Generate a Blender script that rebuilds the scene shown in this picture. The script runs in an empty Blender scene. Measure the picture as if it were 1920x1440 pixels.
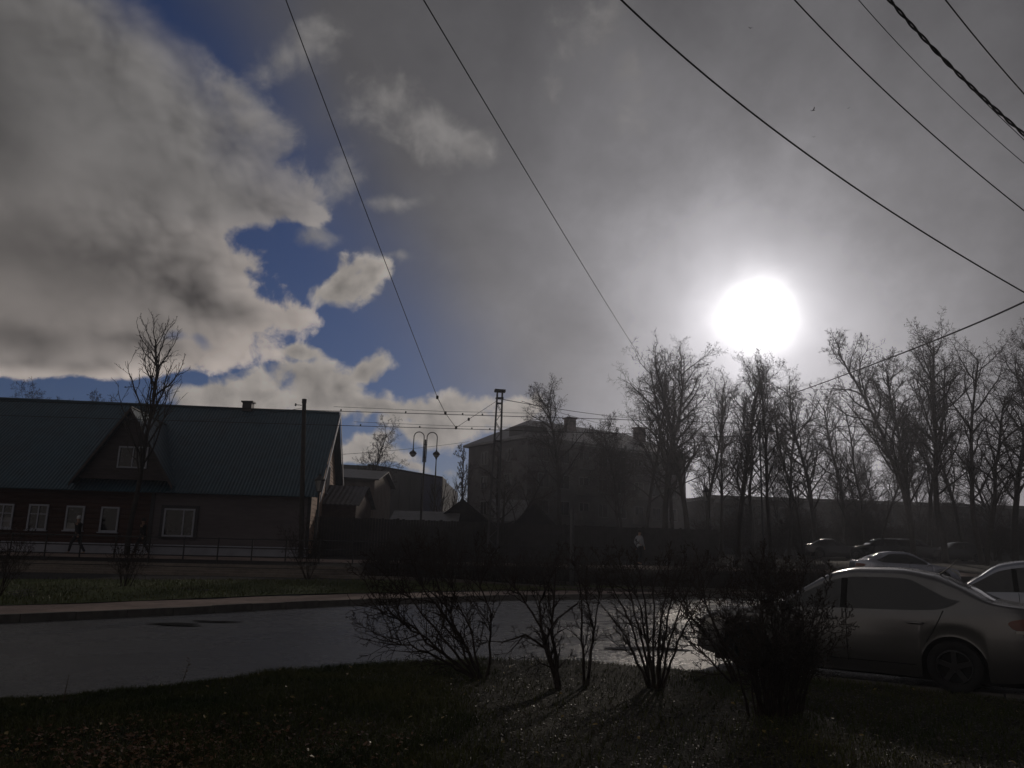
import bpy, bmesh, math, random
import numpy as np
from mathutils import Vector, Matrix

# ------------------------------------------------------------------ camera
SC = bpy.context.scene
COL = SC.collection
F = 1450.0                      # focal length in pixels of the 1920 wide frame
CAMZ = 1.55
PITCH = math.atan2(310.0, F)
ROLL = 0.023
fw = Vector((0, math.cos(PITCH), math.sin(PITCH)))
r0 = Vector((1, 0, 0))
u0 = r0.cross(fw)
rt = r0 * math.cos(ROLL) + u0 * math.sin(ROLL)
up = u0 * math.cos(ROLL) - r0 * math.sin(ROLL)
cam_data = bpy.data.cameras.new("camera")
cam_data.sensor_width = 36.0
cam_data.lens = 36.0 * F / 1920.0
cam_data.clip_start = 0.05
cam_data.clip_end = 3000.0
cam = bpy.data.objects.new("camera", cam_data)
COL.objects.link(cam)
M4 = Matrix((rt, up, -fw)).transposed().to_4x4()
M4.translation = Vector((0, 0, CAMZ))
cam.matrix_world = M4
SC.camera = cam

def ray(px, py):
    d = rt * (px - 960.0) - up * (py - 720.0) + fw * F
    return d.normalized()
def at(px, py, Y):              # the point seen at a pixel, Y metres ahead
    d = ray(px, py)
    return Vector((0, 0, CAMZ)) + d * (Y / d.y)
def gr(px, py, z):              # the point seen at a pixel on the level z
    d = ray(px, py)
    return Vector((0, 0, CAMZ)) + d * ((z - CAMZ) / d.z)
def ae(px, py):
    d = ray(px, py)
    return math.atan2(d.x, d.y), math.asin(d.z)

# ------------------------------------------------------------------ exposure
SC.render.engine = 'CYCLES'
SC.view_settings.view_transform = 'Standard'
SC.view_settings.look = 'None'
SC.view_settings.gamma = 1.0
SC.view_settings.use_curve_mapping = False
EXPO = -1.6
HAZE = 0.0009
SC.view_settings.exposure = EXPO
KX = 2.0 ** (-EXPO)             # from picture radiance to scene radiance
SC.cycles.use_denoising = True
SC.cycles.use_adaptive_sampling = True
SC.cycles.adaptive_threshold = 0.015
SC.cycles.max_bounces = 6
SC.cycles.diffuse_bounces = 3
SC.cycles.glossy_bounces = 3
SC.cycles.transmission_bounces = 4
SC.cycles.transparent_max_bounces = 8
SC.cycles.volume_bounces = 0
SC.cycles.sample_clamp_indirect = 4.0

# ------------------------------------------------------------------ sun
SUN_D = ray(1424, 597)
SUN_A, SUN_E = ae(1424, 597)
sd = bpy.data.lights.new("sun", 'SUN')
sd.energy = 2.0
sd.angle = math.radians(1.2)
sd.color = (1.0, 0.88, 0.76)
sun = bpy.data.objects.new("sun", sd)
COL.objects.link(sun)
sun.rotation_euler = (-SUN_D).to_track_quat('-Z', 'Y').to_euler()

# ------------------------------------------------------------------ sky
world = bpy.data.worlds.new("World")
SC.world = world
world.use_nodes = True
WT = world.node_tree
WT.nodes.clear()

class X:                        # an arithmetic value in a node tree
    tree = None
    def __init__(s, sock): s.s = sock
    @staticmethod
    def op(o, *a, clamp=False):
        n = X.tree.nodes.new('ShaderNodeMath'); n.operation = o; n.use_clamp = clamp
        for i, v in enumerate(a):
            if isinstance(v, X): X.tree.links.new(v.s, n.inputs[i])
            else: n.inputs[i].default_value = float(v)
        return X(n.outputs[0])
    def __add__(a, b): return X.op('ADD', a, b)
    __radd__ = __add__
    def __sub__(a, b): return X.op('SUBTRACT', a, b)
    def __rsub__(a, b): return X.op('SUBTRACT', b, a)
    def __mul__(a, b): return X.op('MULTIPLY', a, b)
    __rmul__ = __mul__
    def __truediv__(a, b): return X.op('DIVIDE', a, b)
    def __neg__(a): return X.op('MULTIPLY', a, -1.0)
def xmax(a, b): return X.op('MAXIMUM', a, b)
def xmin(a, b): return X.op('MINIMUM', a, b)
def xexp(a): return X.op('EXPONENT', a)
def smooth(v, lo, hi):
    n = X.tree.nodes.new('ShaderNodeMapRange'); n.interpolation_type = 'SMOOTHSTEP'
    X.tree.links.new(v.s, n.inputs[0]); n.inputs[1].default_value = lo; n.inputs[2].default_value = hi
    return X(n.outputs[0])
def noise(vec, scale, detail=6.0, rough=0.55, dist=0.0, lac=2.0):
    n = X.tree.nodes.new('ShaderNodeTexNoise'); n.noise_dimensions = '3D'
    n.inputs['Scale'].default_value = scale; n.inputs['Detail'].default_value = detail
    n.inputs['Roughness'].default_value = rough; n.inputs['Distortion'].default_value = dist
    n.inputs['Lacunarity'].default_value = lac
    if vec is not None: X.tree.links.new(vec, n.inputs['Vector'])
    return X(n.outputs[0])
def curve(v, pts, lo, hi):      # piecewise curve over [lo, hi]
    n = X.tree.nodes.new('ShaderNodeFloatCurve')
    ys = [p[1] for p in pts]; a, b = min(ys), max(ys)
    m = n.mapping; c = m.curves[0]
    q = [((p[0] - lo) / (hi - lo), (p[1] - a) / (b - a)) for p in pts]
    while len(c.points) < len(q): c.points.new(0.5, 0.5)
    for k, p in enumerate(sorted(q)):
        c.points[k].location = p; c.points[k].handle_type = 'VECTOR'
    m.update()
    t = (v - lo) * (1.0 / (hi - lo))
    X.tree.links.new(t.s, n.inputs['Value'])
    return X(n.outputs[0]) * (b - a) + a
def rgb(r, g, b):
    n = X.tree.nodes.new('ShaderNodeCombineXYZ')
    for i, v in enumerate((r, g, b)):
        if isinstance(v, X): X.tree.links.new(v.s, n.inputs[i])
        else: n.inputs[i].default_value = float(v)
    return n.outputs[0]
def vscale(v, k):
    n = X.tree.nodes.new('ShaderNodeVectorMath'); n.operation = 'SCALE'
    X.tree.links.new(v, n.inputs[0])
    if isinstance(k, X): X.tree.links.new(k.s, n.inputs['Scale'])
    else: n.inputs['Scale'].default_value = float(k)
    return n.outputs[0]
def vadd(a, b):
    n = X.tree.nodes.new('ShaderNodeVectorMath'); n.operation = 'ADD'
    for i, v in enumerate((a, b)):
        if hasattr(v, 'links') or hasattr(v, 'node'): X.tree.links.new(v, n.inputs[i])
        else: n.inputs[i].default_value = v
    return n.outputs[0]
def vmix(f, a, b):
    n = X.tree.nodes.new('ShaderNodeMix'); n.data_type = 'VECTOR'
    X.tree.links.new(f.s, n.inputs[0])
    X.tree.links.new(a, n.inputs[4]); X.tree.links.new(b, n.inputs[5])
    return n.outputs[1]

X.tree = WT
tc = WT.nodes.new('ShaderNodeTexCoord')
DIR = tc.outputs['Generated']
nz = WT.nodes.new('ShaderNodeVectorMath'); nz.operation = 'NORMALIZE'
WT.links.new(DIR, nz.inputs[0]); DIR = nz.outputs[0]
sp = WT.nodes.new('ShaderNodeSeparateXYZ'); WT.links.new(DIR, sp.inputs[0])
dx, dy, dz = (X(sp.outputs[i]) for i in range(3))
AZ = X.op('ARCTAN2', dx, dy)
EL = X.op('ARCSINE', dz)
PXR = 1.0 / F                   # one photograph pixel as an angle
# fine, medium and broad cloud noise on the sphere of directions
nb = noise(DIR, 3.2, 3, 0.5) - 0.5
nm = noise(vadd(DIR, (3.1, 1.7, 0.4)), 9.0, 6, 0.58, 0.25) - 0.5
nf = noise(vadd(DIR, (7.7, 2.2, 5.1)), 26.0, 5, 0.62, 0.35) - 0.5
# the same medium noise a step towards the sun: its slope lights the cloud relief
nms = noise(vadd(DIR, (3.1, 1.7, 0.4)), 9.0, 3, 0.45, 0.25) - 0.5
nm2 = noise(vadd(DIR, tuple(Vector((3.1, 1.7, 0.4)) + Vector((SUN_D.x, 0, 0.5)) * 0.016)), 9.0, 3, 0.45, 0.25) - 0.5
nfs = noise(vadd(DIR, (7.7, 2.2, 5.1)), 26.0, 2, 0.45, 0.2) - 0.5
nf2 = noise(vadd(DIR, tuple(Vector((7.7, 2.2, 5.1)) + Vector((SUN_D.x, 0, 0.5)) * 0.006)), 26.0, 2, 0.45, 0.2) - 0.5
bil = X.op('ABSOLUTE', noise(vadd(DIR, (1.9, 4.4, 8.3)), 15.0, 2, 0.45, 0.3) - 0.5) - 0.10     # puffy billows
relief = (nms - nm2) * 1.0 + (nfs - nf2) * 0.42

wn = WT.nodes.new('ShaderNodeTexNoise'); wn.inputs['Scale'].default_value = 11.0; wn.inputs['Detail'].default_value = 3.0
WT.links.new(DIR, wn.inputs['Vector'])
AEV = vadd(rgb(AZ, EL, 0.0), vscale(vadd(wn.outputs['Color'], (-0.5, -0.5, -0.5)), 0.075))     # ragged, wind-torn outlines
def blob(px, py, rx, ry, rot=0.0):
    a, e = ae(px, py)
    m = WT.nodes.new('ShaderNodeMapping'); m.vector_type = 'TEXTURE'
    WT.links.new(AEV, m.inputs[0]); m.inputs['Location'].default_value = (a, e, 0); m.inputs['Rotation'].default_value = (0, 0, rot)
    m.inputs['Scale'].default_value = (rx * PXR / math.cos(e), ry * PXR, 1)
    l = WT.nodes.new('ShaderNodeVectorMath'); l.operation = 'LENGTH'; WT.links.new(m.outputs[0], l.inputs[0])
    return 1.0 - X(l.outputs['Value'])              # 1 in the middle, 0 on the rim
def blobs(lst):
    v = blob(*lst[0])
    for b in lst[1:]: v = X.op('SMOOTH_MAX', v, blob(*b), 0.25)
    return v

# blue sky
sky = WT.nodes.new('ShaderNodeTexSky'); sky.sky_type = 'NISHITA'
sky.sun_disc = False
sky.sun_elevation = SUN_E; sky.sun_rotation = SUN_A
sky.altitude = 150; sky.air_density = 1.0; sky.dust_density = 0.3; sky.ozone_density = 2.5
blue = vscale(sky.outputs[0], 0.065)
sb = WT.nodes.new('ShaderNodeVectorMath'); sb.operation = 'MULTIPLY'
WT.links.new(blue, sb.inputs[0]); sb.inputs[1].default_value = (0.60, 0.74, 1.20); blue = sb.outputs[0]

# sun behind the veil
sv = WT.nodes.new('ShaderNodeVectorMath'); sv.operation = 'DOT_PRODUCT'
WT.links.new(DIR, sv.inputs[0]); sv.inputs[1].default_value = SUN_D
ANG = X.op('ARCCOSINE', xmin(X(sv.outputs['Value']), 0.9999999)) * (1.0 / PXR)   # in photo pixels
rag = ANG * (1.0 + nf * 0.22 + nm * 0.55 + nb * 0.3)
aur = xexp(rag * (-1 / 72.0)) * 0.85 + xexp(rag * (-1 / 165.0)) * 0.52 + xexp(rag * (-1 / 560.0)) * 0.095
core = xexp(-(X.op('POWER', rag * (1 / 33.0), 1.5))) * 5.0

# grey veil over the right side of the sky and round behind it
edge = [(0, 440), (200, 570), (380, 670), (520, 740), (640, 800), (720, 860), (780, 930), (900, 1000)]
pts = [(ae(x, y)[1], ae(x, y)[0]) for y, x in edge]
pts.append((1.5, pts[0][1] - 0.10)); pts.append((-0.3, pts[-2][1]))
vb = AZ - curve(EL, pts, -0.3, 1.5)
veil_a = smooth(vb + nb * 0.16 + nm * 0.05, -0.14, 0.15)
streak = noise(vadd(DIR, (0.3, 9.0, 2.0)), 5.0, 5, 0.52, 0.25) - 0.5
vg = 0.074 + streak * 0.085 + nm * 0.018
vtop = smooth(EL, 0.25, 0.75)
vg = vg * (1.0 - vtop * 0.34) * (1.0 - smooth(AZ, 0.22, 0.70) * 0.46)
da_ = (AZ - SUN_A) * (1 / 0.24)
hor = xexp(-(da_ * da_)) * (1.0 - smooth(EL, 0.02, 0.30)) * 0.32       # bright low air under the sun
veil_v = vg + aur * (1.0 + streak * 1.2 + nm * 0.15) + hor
veil = rgb(veil_v * 0.985, veil_v * 0.960, veil_v * 1.015)

# small soft clouds drawn over the veil
wis = blobs([(735, 190, 100, 85, 0.3), (800, 240, 130, 75, -0.5), (870, 280, 80, 50, -0.4),
             (1120, 60, 140, 90, 0.6), (1170, 160, 60, 100, 0.2), (745, 388, 75, 30, 0), (750, 485, 75, 28, 0), (545, 110, 120, 60, 0.7), (470, 190, 110, 40, -0.5), (640, 330, 90, 60, 0.9), (600, 455, 60, 24, 0.2)])
wis_a = smooth(wis + nm * 2.2 + nf * 1.3, 0.05, 1.15) * 0.75
wis_v = 0.205 + relief * 0.55 + nm * 0.10
wisc = rgb(wis_v * 1.03, wis_v * 0.98, wis_v * 0.955)

# cumulus puffs in the gap and the bank above the roofs
puf = blobs([(655, 530, 78, 42, 0.45), (700, 510, 45, 30, 0.3), (480, 738, 110, 60, 0), (585, 725, 100, 55, 0.3),
             (640, 722, 70, 40, 0.3), (690, 697, 56, 24, 0.35), (560, 672, 52, 24, 0.2), (700, 765, 160, 30, 0.0), (860, 775, 160, 44, 0),
             (965, 785, 85, 46, 0.2), (610, 745, 150, 60, 0), (690, 860, 120, 30, 0), (715, 840, 80, 36, 0.4), (720, 875, 130, 16, 0), (420, 745, 120, 40, 0), (830, 800, 200, 40, 0)])
puf_d = puf + nm * 1.5 + nf * 1.2 + bil * 1.2
puf_a = smooth(puf_d, 0.04, 0.52)
pv = 0.31 + bil * 0.40 + relief * 0.85 - smooth(puf_d, 0.35, 1.2) * 0.10 + nms * 0.08
pufc = rgb(pv * 1.07, pv * 0.975, pv * 0.89)

# the great cloud on the left
edge = [(0, 255), (60, 335), (120, 410), (180, 470), (240, 535), (300, 550), (340, 560), (385, 610), (408, 640), (424, 560), (432, 490), (448, 455), (468, 480),
        (500, 510), (540, 530), (566, 560), (595, 612), (612, 605), (630, 560), (660, 525), (680, 505), (700, 430), (708, 330), (712, 60), (722, -300)]
pts = [(ae(x, y)[1], ae(x, y)[0]) for y, x in edge]
pts.append((1.5, pts[0][1] - 0.35)); pts.append((-0.3, pts[-2][1] - 0.2))
lb = curve(EL, pts, -0.3, 1.5) - AZ
soft = smooth(EL, 0.33, 0.62)
lb_d = lb + nm * 0.16 + nf * (0.12 - soft * 0.07) + nb * 0.04 + bil * 0.10
hole = blobs([(320, 627, 34, 22, 0), (370, 632, 26, 26, 0.3)])
big_a = X.op('MULTIPLY', smooth(lb_d + soft * 0.02, -0.006, 0.034) , 1.0 - smooth(hole + nf * 1.2, 0.15, 0.9) * 0.55)
big_s = smooth(lb_d, -0.04, 0.16)
big_a = big_a * (1.0 - soft) + big_s * soft
lb_s = lb + nms * 0.15 + nb * 0.04 + bil * 0.06
rim = 1.0 - smooth(lb_s, 0.01, 0.15)
shade = blobs([(80, 470, 420, 110, 0.05), (375, 540, 85, 45, -0.2), (445, 572, 70, 36, 0), (30, 640, 120, 40, 0), (-80, 200, 170, 260, 0.0), (300, 660, 110, 30, 0)])
shd = smooth(shade + nms * 1.0 + nf * 0.2, 0.0, 0.95)
low = 1.0 - smooth(EL, 0.20, 0.50)
rimw = 1.0 - smooth(lb_s, 0.06, 0.32)
bv = 0.142 + nb * 0.13 + nms * 0.07 + relief * (0.08 + 0.50 * rimw) + bil * (0.03 + (0.15 + low * 0.35) * rimw) + rim * (0.045 + low * 0.19) + low * 0.035 - shd * 0.080
bv = xmax(bv, 0.035)
warm = low * 0.6 + rim * 0.25
bigc = rgb(bv * (1.01 + warm * 0.11), bv * (0.965 - warm * 0.003), bv * (0.945 - warm * 0.09))

colr = vmix(veil_a, vscale(blue, 1.0), vscale(veil, KX))
colr = vmix(wis_a, colr, vscale(wisc, KX))
colr = vmix(puf_a, colr, vscale(pufc, KX))
colr = vmix(big_a, colr, vscale(bigc, KX))
colr = vadd(colr, rgb(core * KX, core * (KX * 0.985), core * (KX * 0.95)))
bg = WT.nodes.new('ShaderNodeBackground')
colr = vscale(colr, 10.0)
WT.links.new(colr, bg.inputs[0]); bg.inputs[1].default_value = 0.1
world.cycles.sampling_method = "MANUAL"; world.cycles.sample_map_resolution = 256
wo = WT.nodes.new('ShaderNodeOutputWorld')
WT.links.new(bg.outputs[0], wo.inputs[0])

# ------------------------------------------------------------------ helpers
random.seed(7)
RNG = np.random.default_rng(11)
U = random.uniform

class MB:
    def __init__(s): s.v = []; s.f = []
    def quad(s, a, b, c, d):
        n = len(s.v); s.v += [tuple(a), tuple(b), tuple(c), tuple(d)]; s.f.append((n, n+1, n+2, n+3))
    def tri(s, a, b, c):
        n = len(s.v); s.v += [tuple(a), tuple(b), tuple(c)]; s.f.append((n, n+1, n+2))
    def hexa(s, p):             # eight corners: four below, four above
        n = len(s.v); s.v += [tuple(q) for q in p]
        s.f += [(n, n+3, n+2, n+1), (n+4, n+5, n+6, n+7)] + [(n+i, n+(i+1) % 4, n+4+(i+1) % 4, n+4+i) for i in range(4)]
    def box(s, c, size, M=None):
        x, y, z = (k/2 for k in size); c = Vector(c)
        q = [Vector(k) for k in ((-x,-y,-z),(x,-y,-z),(x,y,-z),(-x,y,-z),(-x,-y,z),(x,-y,z),(x,y,z),(-x,y,z))]
        s.hexa([(M @ k if M else k) + c for k in q])
    def tube(s, pts, rad, n=6, caps=True):
        pts = [Vector(p) for p in pts]
        if not hasattr(rad, '__len__'): rad = [rad]*len(pts)
        b0 = len(s.v); ref = Vector((0.31, 0.17, 0.93))
        for i, p in enumerate(pts):
            t = (pts[min(i+1, len(pts)-1)] - pts[max(i-1, 0)]).normalized()
            if abs(t.dot(ref)) > 0.97: ref = Vector((0.9, 0.3, 0.1))
            a = t.cross(ref).normalized(); b = t.cross(a)
            for k in range(n):
                w = 2*math.pi*k/n
                s.v.append(tuple(p + (a*math.cos(w) + b*math.sin(w))*rad[i]))
        for i in range(len(pts)-1):
            for k in range(n):
                q, q2 = b0+i*n+k, b0+i*n+(k+1) % n
                s.f.append((q, q2, q2+n, q+n))
        if caps:
            s.f.append(tuple(b0+k for k in range(n))[::-1]); e = b0+(len(pts)-1)*n
            s.f.append(tuple(e+k for k in range(n)))
    def lathe(s, prof, c=(0,0,0), n=16, axis='Z'):
        b0 = len(s.v)
        for r, h in prof:
            for k in range(n):
                w = 2*math.pi*k/n; x, y = r*math.cos(w), r*math.sin(w)
                p = (x, y, h) if axis == 'Z' else ((x, h, y) if axis == 'Y' else (h, x, y))
                s.v.append((p[0]+c[0], p[1]+c[1], p[2]+c[2]))
        for i in range(len(prof)-1):
            for k in range(n):
                q, q2 = b0+i*n+k, b0+i*n+(k+1) % n
                s.f.append((q, q2, q2+n, q+n))
    def grid(s, rows):          # rows of points, all the same length
        b0 = len(s.v); m = len(rows[0])
        for r in rows: s.v += [tuple(p) for p in r]
        for i in range(len(rows)-1):
            for k in range(m-1):
                q = b0+i*m+k; s.f.append((q, q+1, q+m+1, q+m))
    def prism(s, poly, d):      # a polygon pushed along d
        n = len(s.v); m = len(poly); d = Vector(d)
        s.v += [tuple(p) for p in poly] + [tuple(Vector(p)+d) for p in poly]
        s.f += [tuple(range(n, n+m))[::-1], tuple(range(n+m, n+2*m))]
        s.f += [(n+i, n+(i+1) % m, n+m+(i+1) % m, n+m+i) for i in range(m)]
    def build(s, name, mat, parent=None, smooth=False, origin=None):
        me = bpy.data.meshes.new(name)
        v = s.v
        if origin is not None:
            o = Vector(origin); v = [tuple(Vector(p)-o) for p in v]
        me.from_pydata(v, [], s.f); me.update()
        return link(name, me, mat, parent, smooth, origin)

def link(name, me, mat, parent=None, smooth=False, loc=None):
    if mat is not None and len(me.materials) == 0: me.materials.append(mat)
    if smooth: me.polygons.foreach_set('use_smooth', [True]*len(me.polygons))
    o = bpy.data.objects.new(name, me); COL.objects.link(o)
    if loc is not None: o.location = loc
    if parent is not None: o.parent = parent
    return o
def tag(o, label=None, cat=None, group=None, kind=None):
    if label: o['label'] = label
    if cat: o['category'] = cat
    if group: o['group'] = group
    if kind: o['kind'] = kind
    return o
def empty(name, loc=(0,0,0), rz=0.0):
    o = bpy.data.objects.new(name, None); COL.objects.link(o)
    o.location = loc; o.rotation_euler = (0, 0, rz); o.empty_display_size = 0.3
    return o
def copy_tree(o, parent=None):
    c = o.copy(); COL.objects.link(c)
    if parent is not None: c.parent = parent
    for ch in list(o.children): copy_tree(ch, c)
    return c

# ------------------------------------------------------------------ materials
MATS = {}
def mat(name, col, rough=0.6, spec=0.5, metal=0.0, var=0.25, scale=6.0, bump=0.0, bscale=60.0, rvar=0.0, stretch=None, col2=None, alpha=None, coat=0.0, sscale=None):
    if name in MATS: return MATS[name]
    m = bpy.data.materials.new(name); m.use_nodes = True; t = m.node_tree; X.tree = t
    bs = t.nodes['Principled BSDF']
    c = t.nodes.new('ShaderNodeTexCoord'); vec = c.outputs['Object']
    if stretch:
        mp = t.nodes.new('ShaderNodeMapping'); mp.inputs['Scale'].default_value = stretch
        t.links.new(vec, mp.inputs[0]); vec = mp.outputs[0]
    n = noise(vec, scale, 7, 0.6, 0.3); n2 = noise(vec, scale*0.17, 4, 0.55)
    f = smooth((n*0.6 + n2*0.6), 0.40, 0.80)
    a = Vector(col)*(1-var); b = Vector(col2) if col2 else Vector(col)*(1+var)
    t.links.new(vmix(f, rgb(*a), rgb(*b)), bs.inputs['Base Color'])
    if rvar: t.links.new((n2*rvar*2 + (rough-rvar)).s, bs.inputs['Roughness'])
    else: bs.inputs['Roughness'].default_value = rough
    bs.inputs['Specular IOR Level'].default_value = spec
    bs.inputs['Metallic'].default_value = metal
    if coat: bs.inputs['Coat Weight'].default_value = coat; bs.inputs['Coat Roughness'].default_value = 0.08
    if alpha is not None: bs.inputs['Alpha'].default_value = alpha
    if bump:
        bn = t.nodes.new('ShaderNodeBump'); bn.inputs['Strength'].default_value = bump; bn.inputs['Distance'].default_value = 0.02
        t.links.new(noise(vec, bscale, 5, 0.65).s, bn.inputs['Height']); t.links.new(bn.outputs[0], bs.inputs['Normal'])
    MATS[name] = m
    return m

def asphalt_mat():
    m = bpy.data.materials.new("wet_asphalt"); m.use_nodes = True; t = m.node_tree; X.tree = t
    bs = t.nodes['Principled BSDF']
    vec = t.nodes.new('ShaderNodeTexCoord').outputs['Object']
    g = noise(vec, 60.0, 3, 0.75); w = noise(vec, 0.55, 6, 0.62, 0.8); p = noise(vec, 3.0, 5, 0.6)
    wet = smooth(w + p*0.15, 0.40, 0.85)
    sp8 = noise(vec, 8.0, 2, 0.6)
    vo = t.nodes.new('ShaderNodeTexVoronoi'); vo.feature = 'DISTANCE_TO_EDGE'; vo.inputs['Scale'].default_value = 0.30; t.links.new(vadd(vec, vscale(rgb(p, w, p), 1.2)), vo.inputs['Vector'])
    crack = 1.0 - smooth(X(vo.outputs['Distance']), 0.0, 0.012)
    v = 0.006 + sp8*0.05 - crack*0.016 + g*0.062 - wet*0.014 + p*0.012
    t.links.new(rgb(v*1.03, v, v*0.99), bs.inputs['Base Color'])
    t.links.new((0.25 - wet*0.09 + g*0.10).s, bs.inputs['Roughness'])
    bs.inputs['Specular IOR Level'].default_value = 0.5
    bn = t.nodes.new('ShaderNodeBump'); bn.inputs['Distance'].default_value = 0.012
    t.links.new((0.85 - wet*0.30).s, bn.inputs['Strength'])
    t.links.new((noise(vec, 70.0, 3, 0.7)*0.7 + noise(vec, 26.0, 3, 0.65)*1.2 + sp8*3.0).s, bn.inputs['Height']); t.links.new(bn.outputs[0], bs.inputs['Normal'])
    return m
M_ASPH = asphalt_mat()
M_LOT = mat('dry_asphalt', (0.026, 0.025, 0.026), 0.92, 0.1, var=0.3, scale=2, bump=0.5, bscale=40)
M_PAVE = mat('pavement_slabs', (0.23, 0.175, 0.155), 0.85, 0.2, var=0.3, scale=5, bump=0.4, bscale=30)
M_KERB = mat('kerb_concrete', (0.15, 0.14, 0.13), 0.85, 0.2, var=0.35, scale=4, bump=0.3, bscale=40)
M_LAWN = mat('lawn_soil', (0.022, 0.021, 0.013), 0.9, 0.2, var=0.5, scale=3, bump=0.9, bscale=25)
M_GRASS = mat('grass_blades', (0.046, 0.080, 0.014), 0.7, 0.18, var=0.5, scale=1.2, col2=(0.10, 0.098, 0.032))
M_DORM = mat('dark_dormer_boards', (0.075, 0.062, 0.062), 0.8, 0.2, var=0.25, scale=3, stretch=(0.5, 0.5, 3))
M_VGRASS = mat('verge_grass_blades', (0.072, 0.100, 0.022), 0.6, 0.3, var=0.5, scale=0.8, col2=(0.12, 0.125, 0.04))
M_VERGE = mat('verge_turf', (0.046, 0.060, 0.018), 0.9, 0.15, var=0.45, scale=1.5, bump=0.8, bscale=20)
M_BALL = mat('dark_ballast', (0.017, 0.015, 0.015), 0.9, 0.2, var=0.5, scale=2, bump=1.0, bscale=9)
M_LEAF = mat('wet_dead_leaves', (0.032, 0.023, 0.016), 0.48, 0.45, var=0.6, scale=3.0, col2=(0.07, 0.045, 0.022))
M_LEAFY = mat('yellow_dead_leaves', (0.22, 0.15, 0.035), 0.5, 0.4, var=0.3, scale=3.0)
M_BARK = mat('bark', (0.036, 0.030, 0.026), 0.85, 0.2, var=0.35, scale=8, bump=0.6, bscale=30)
M_TWIG = mat('twigs', (0.040, 0.031, 0.025), 0.75, 0.25, var=0.3, scale=2)
M_SHRUB = mat('shrub_bark', (0.034, 0.024, 0.020), 0.85, 0.15, var=0.4, scale=14)
M_ROOF = mat('blue_green_roof', (0.018, 0.054, 0.080), 0.5, 0.4, var=0.28, scale=1.6, rvar=0.12, stretch=(1, 1, 0.4))
M_BROWN = mat('brown_logs', (0.056, 0.028, 0.022), 0.8, 0.2, var=0.35, scale=3, stretch=(0.4, 0.4, 4))
M_SIDING = mat('mauve_grey_siding', (0.115, 0.096, 0.102), 0.7, 0.3, var=0.2, scale=3, stretch=(0.5, 0.5, 3))
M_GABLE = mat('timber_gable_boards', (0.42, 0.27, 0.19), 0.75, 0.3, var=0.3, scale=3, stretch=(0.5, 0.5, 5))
M_WHITE = mat('white_window_paint', (0.36, 0.37, 0.43), 0.5, 0.4, var=0.12, scale=6)
M_PLINTH = mat('whitewashed_plinth', (0.36, 0.36, 0.41), 0.8, 0.2, var=0.2, scale=1.5)
M_DTRIM = mat('dark_trim', (0.032, 0.029, 0.034), 0.6, 0.4, var=0.2)
M_GLASS = mat('window_glass', (0.012, 0.013, 0.016), 0.10, 0.5, var=0.2)
M_CURTAIN = mat('net_curtain', (0.30, 0.29, 0.28), 0.9, 0.1, var=0.2)
M_IRON = mat('dark_painted_iron', (0.026, 0.025, 0.027), 0.55, 0.4, var=0.25, scale=5)
M_STEEL = mat('galvanised_steel', (0.085, 0.085, 0.09), 0.7, 0.3, metal=0.0, var=0.25, scale=5)
M_WIRE = mat('black_cable', (0.015, 0.014, 0.014), 0.6, 0.3, var=0.2)
M_FENCE = mat('dark_fence_boards', (0.038, 0.034, 0.034), 0.75, 0.3, var=0.35, scale=3)
M_STUCCO = mat('grey_stucco', (0.105, 0.097, 0.098), 0.85, 0.2, var=0.2, scale=1.2)
M_SLATE = mat('grey_sheet_roof', (0.12, 0.115, 0.12), 0.5, 0.4, var=0.35, scale=2.5, rvar=0.15)
M_BRICK = mat('dull_brick', (0.12, 0.085, 0.078), 0.85, 0.2, var=0.3, scale=4)
M_CREAM = mat('cream_render', (0.33, 0.27, 0.23), 0.8, 0.2, var=0.2, scale=1)
M_HALL = mat('pale_hall_cladding', (0.17, 0.165, 0.165), 0.8, 0.25, var=0.22, scale=0.5, stretch=(1, 1, 0.3))
M_BLUEW = mat('faded_blue_wall', (0.13, 0.135, 0.20), 0.8, 0.25, var=0.2, scale=0.6)
M_DARKB = mat('dark_masonry', (0.045, 0.042, 0.042), 0.85, 0.2, var=0.3, scale=0.9)
M_RAILS = mat('rail_steel', (0.10, 0.085, 0.075), 0.35, 0.5, metal=0.7, var=0.3)
M_LAMPG = mat('lantern_glass', (0.42, 0.41, 0.40), 0.25, 0.5, var=0.1)

# ------------------------------------------------------------------ ground, road, pavement
FEX = [-60, -30, -20, -14, -10.5, -9.65, -7.6, -4.48, -0.35, 6.93, 11.8, 22.1, 40, 120]
FEY = [-40, -8.0, 3.5, 10.8, 14.55, 15.45, 17.7, 21.75, 25.4, 29.6, 31.7, 34.6, 38, 48]
def FE(x): return float(np.interp(x, FEX, FEY))
ZYK = [0, 18, 25, 29, 34, 36, 37.5, 41, 62, 90, 900]
ZZK = [0.02, 0.08, 0.22, 0.34, 0.46, 0.72, 0.86, 0.95, 1.50, 1.55, 1.60]
def zfar(x, y):
    return float(np.interp(y - 0.05*x, ZYK, ZZK))
def zg(x, y):                   # height of the ground beyond the road
    s = (y - FE(x))
    if s < 0: return -0.20
    k = min(1.0, max(0.0, (s-2.0)/5.0)); k = k*k*(3-2*k)
    return 0.10*(1-k) + max(0.10, zfar(x, y))*k
def zgb(x, y):                  # ground sheet: a hair below the laid surfaces
    return zg(x, y) - 0.004 if y > FE(x) + 2.4 else -0.21

gx = sorted(set(list(np.arange(-60, 61, 1.5)) + list(np.arange(-600, 601, 30))))
gy = sorted(set(list(np.arange(-30, 72, 1.0)) + list(np.arange(72, 200, 8)) + list(np.arange(200, 901, 50))))
b = MB(); b.grid([[(x, y, zgb(x, y)) for x in gx] for y in gy])
g = b.build('ground', M_BALL, smooth=True); tag(g, kind='structure')

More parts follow.
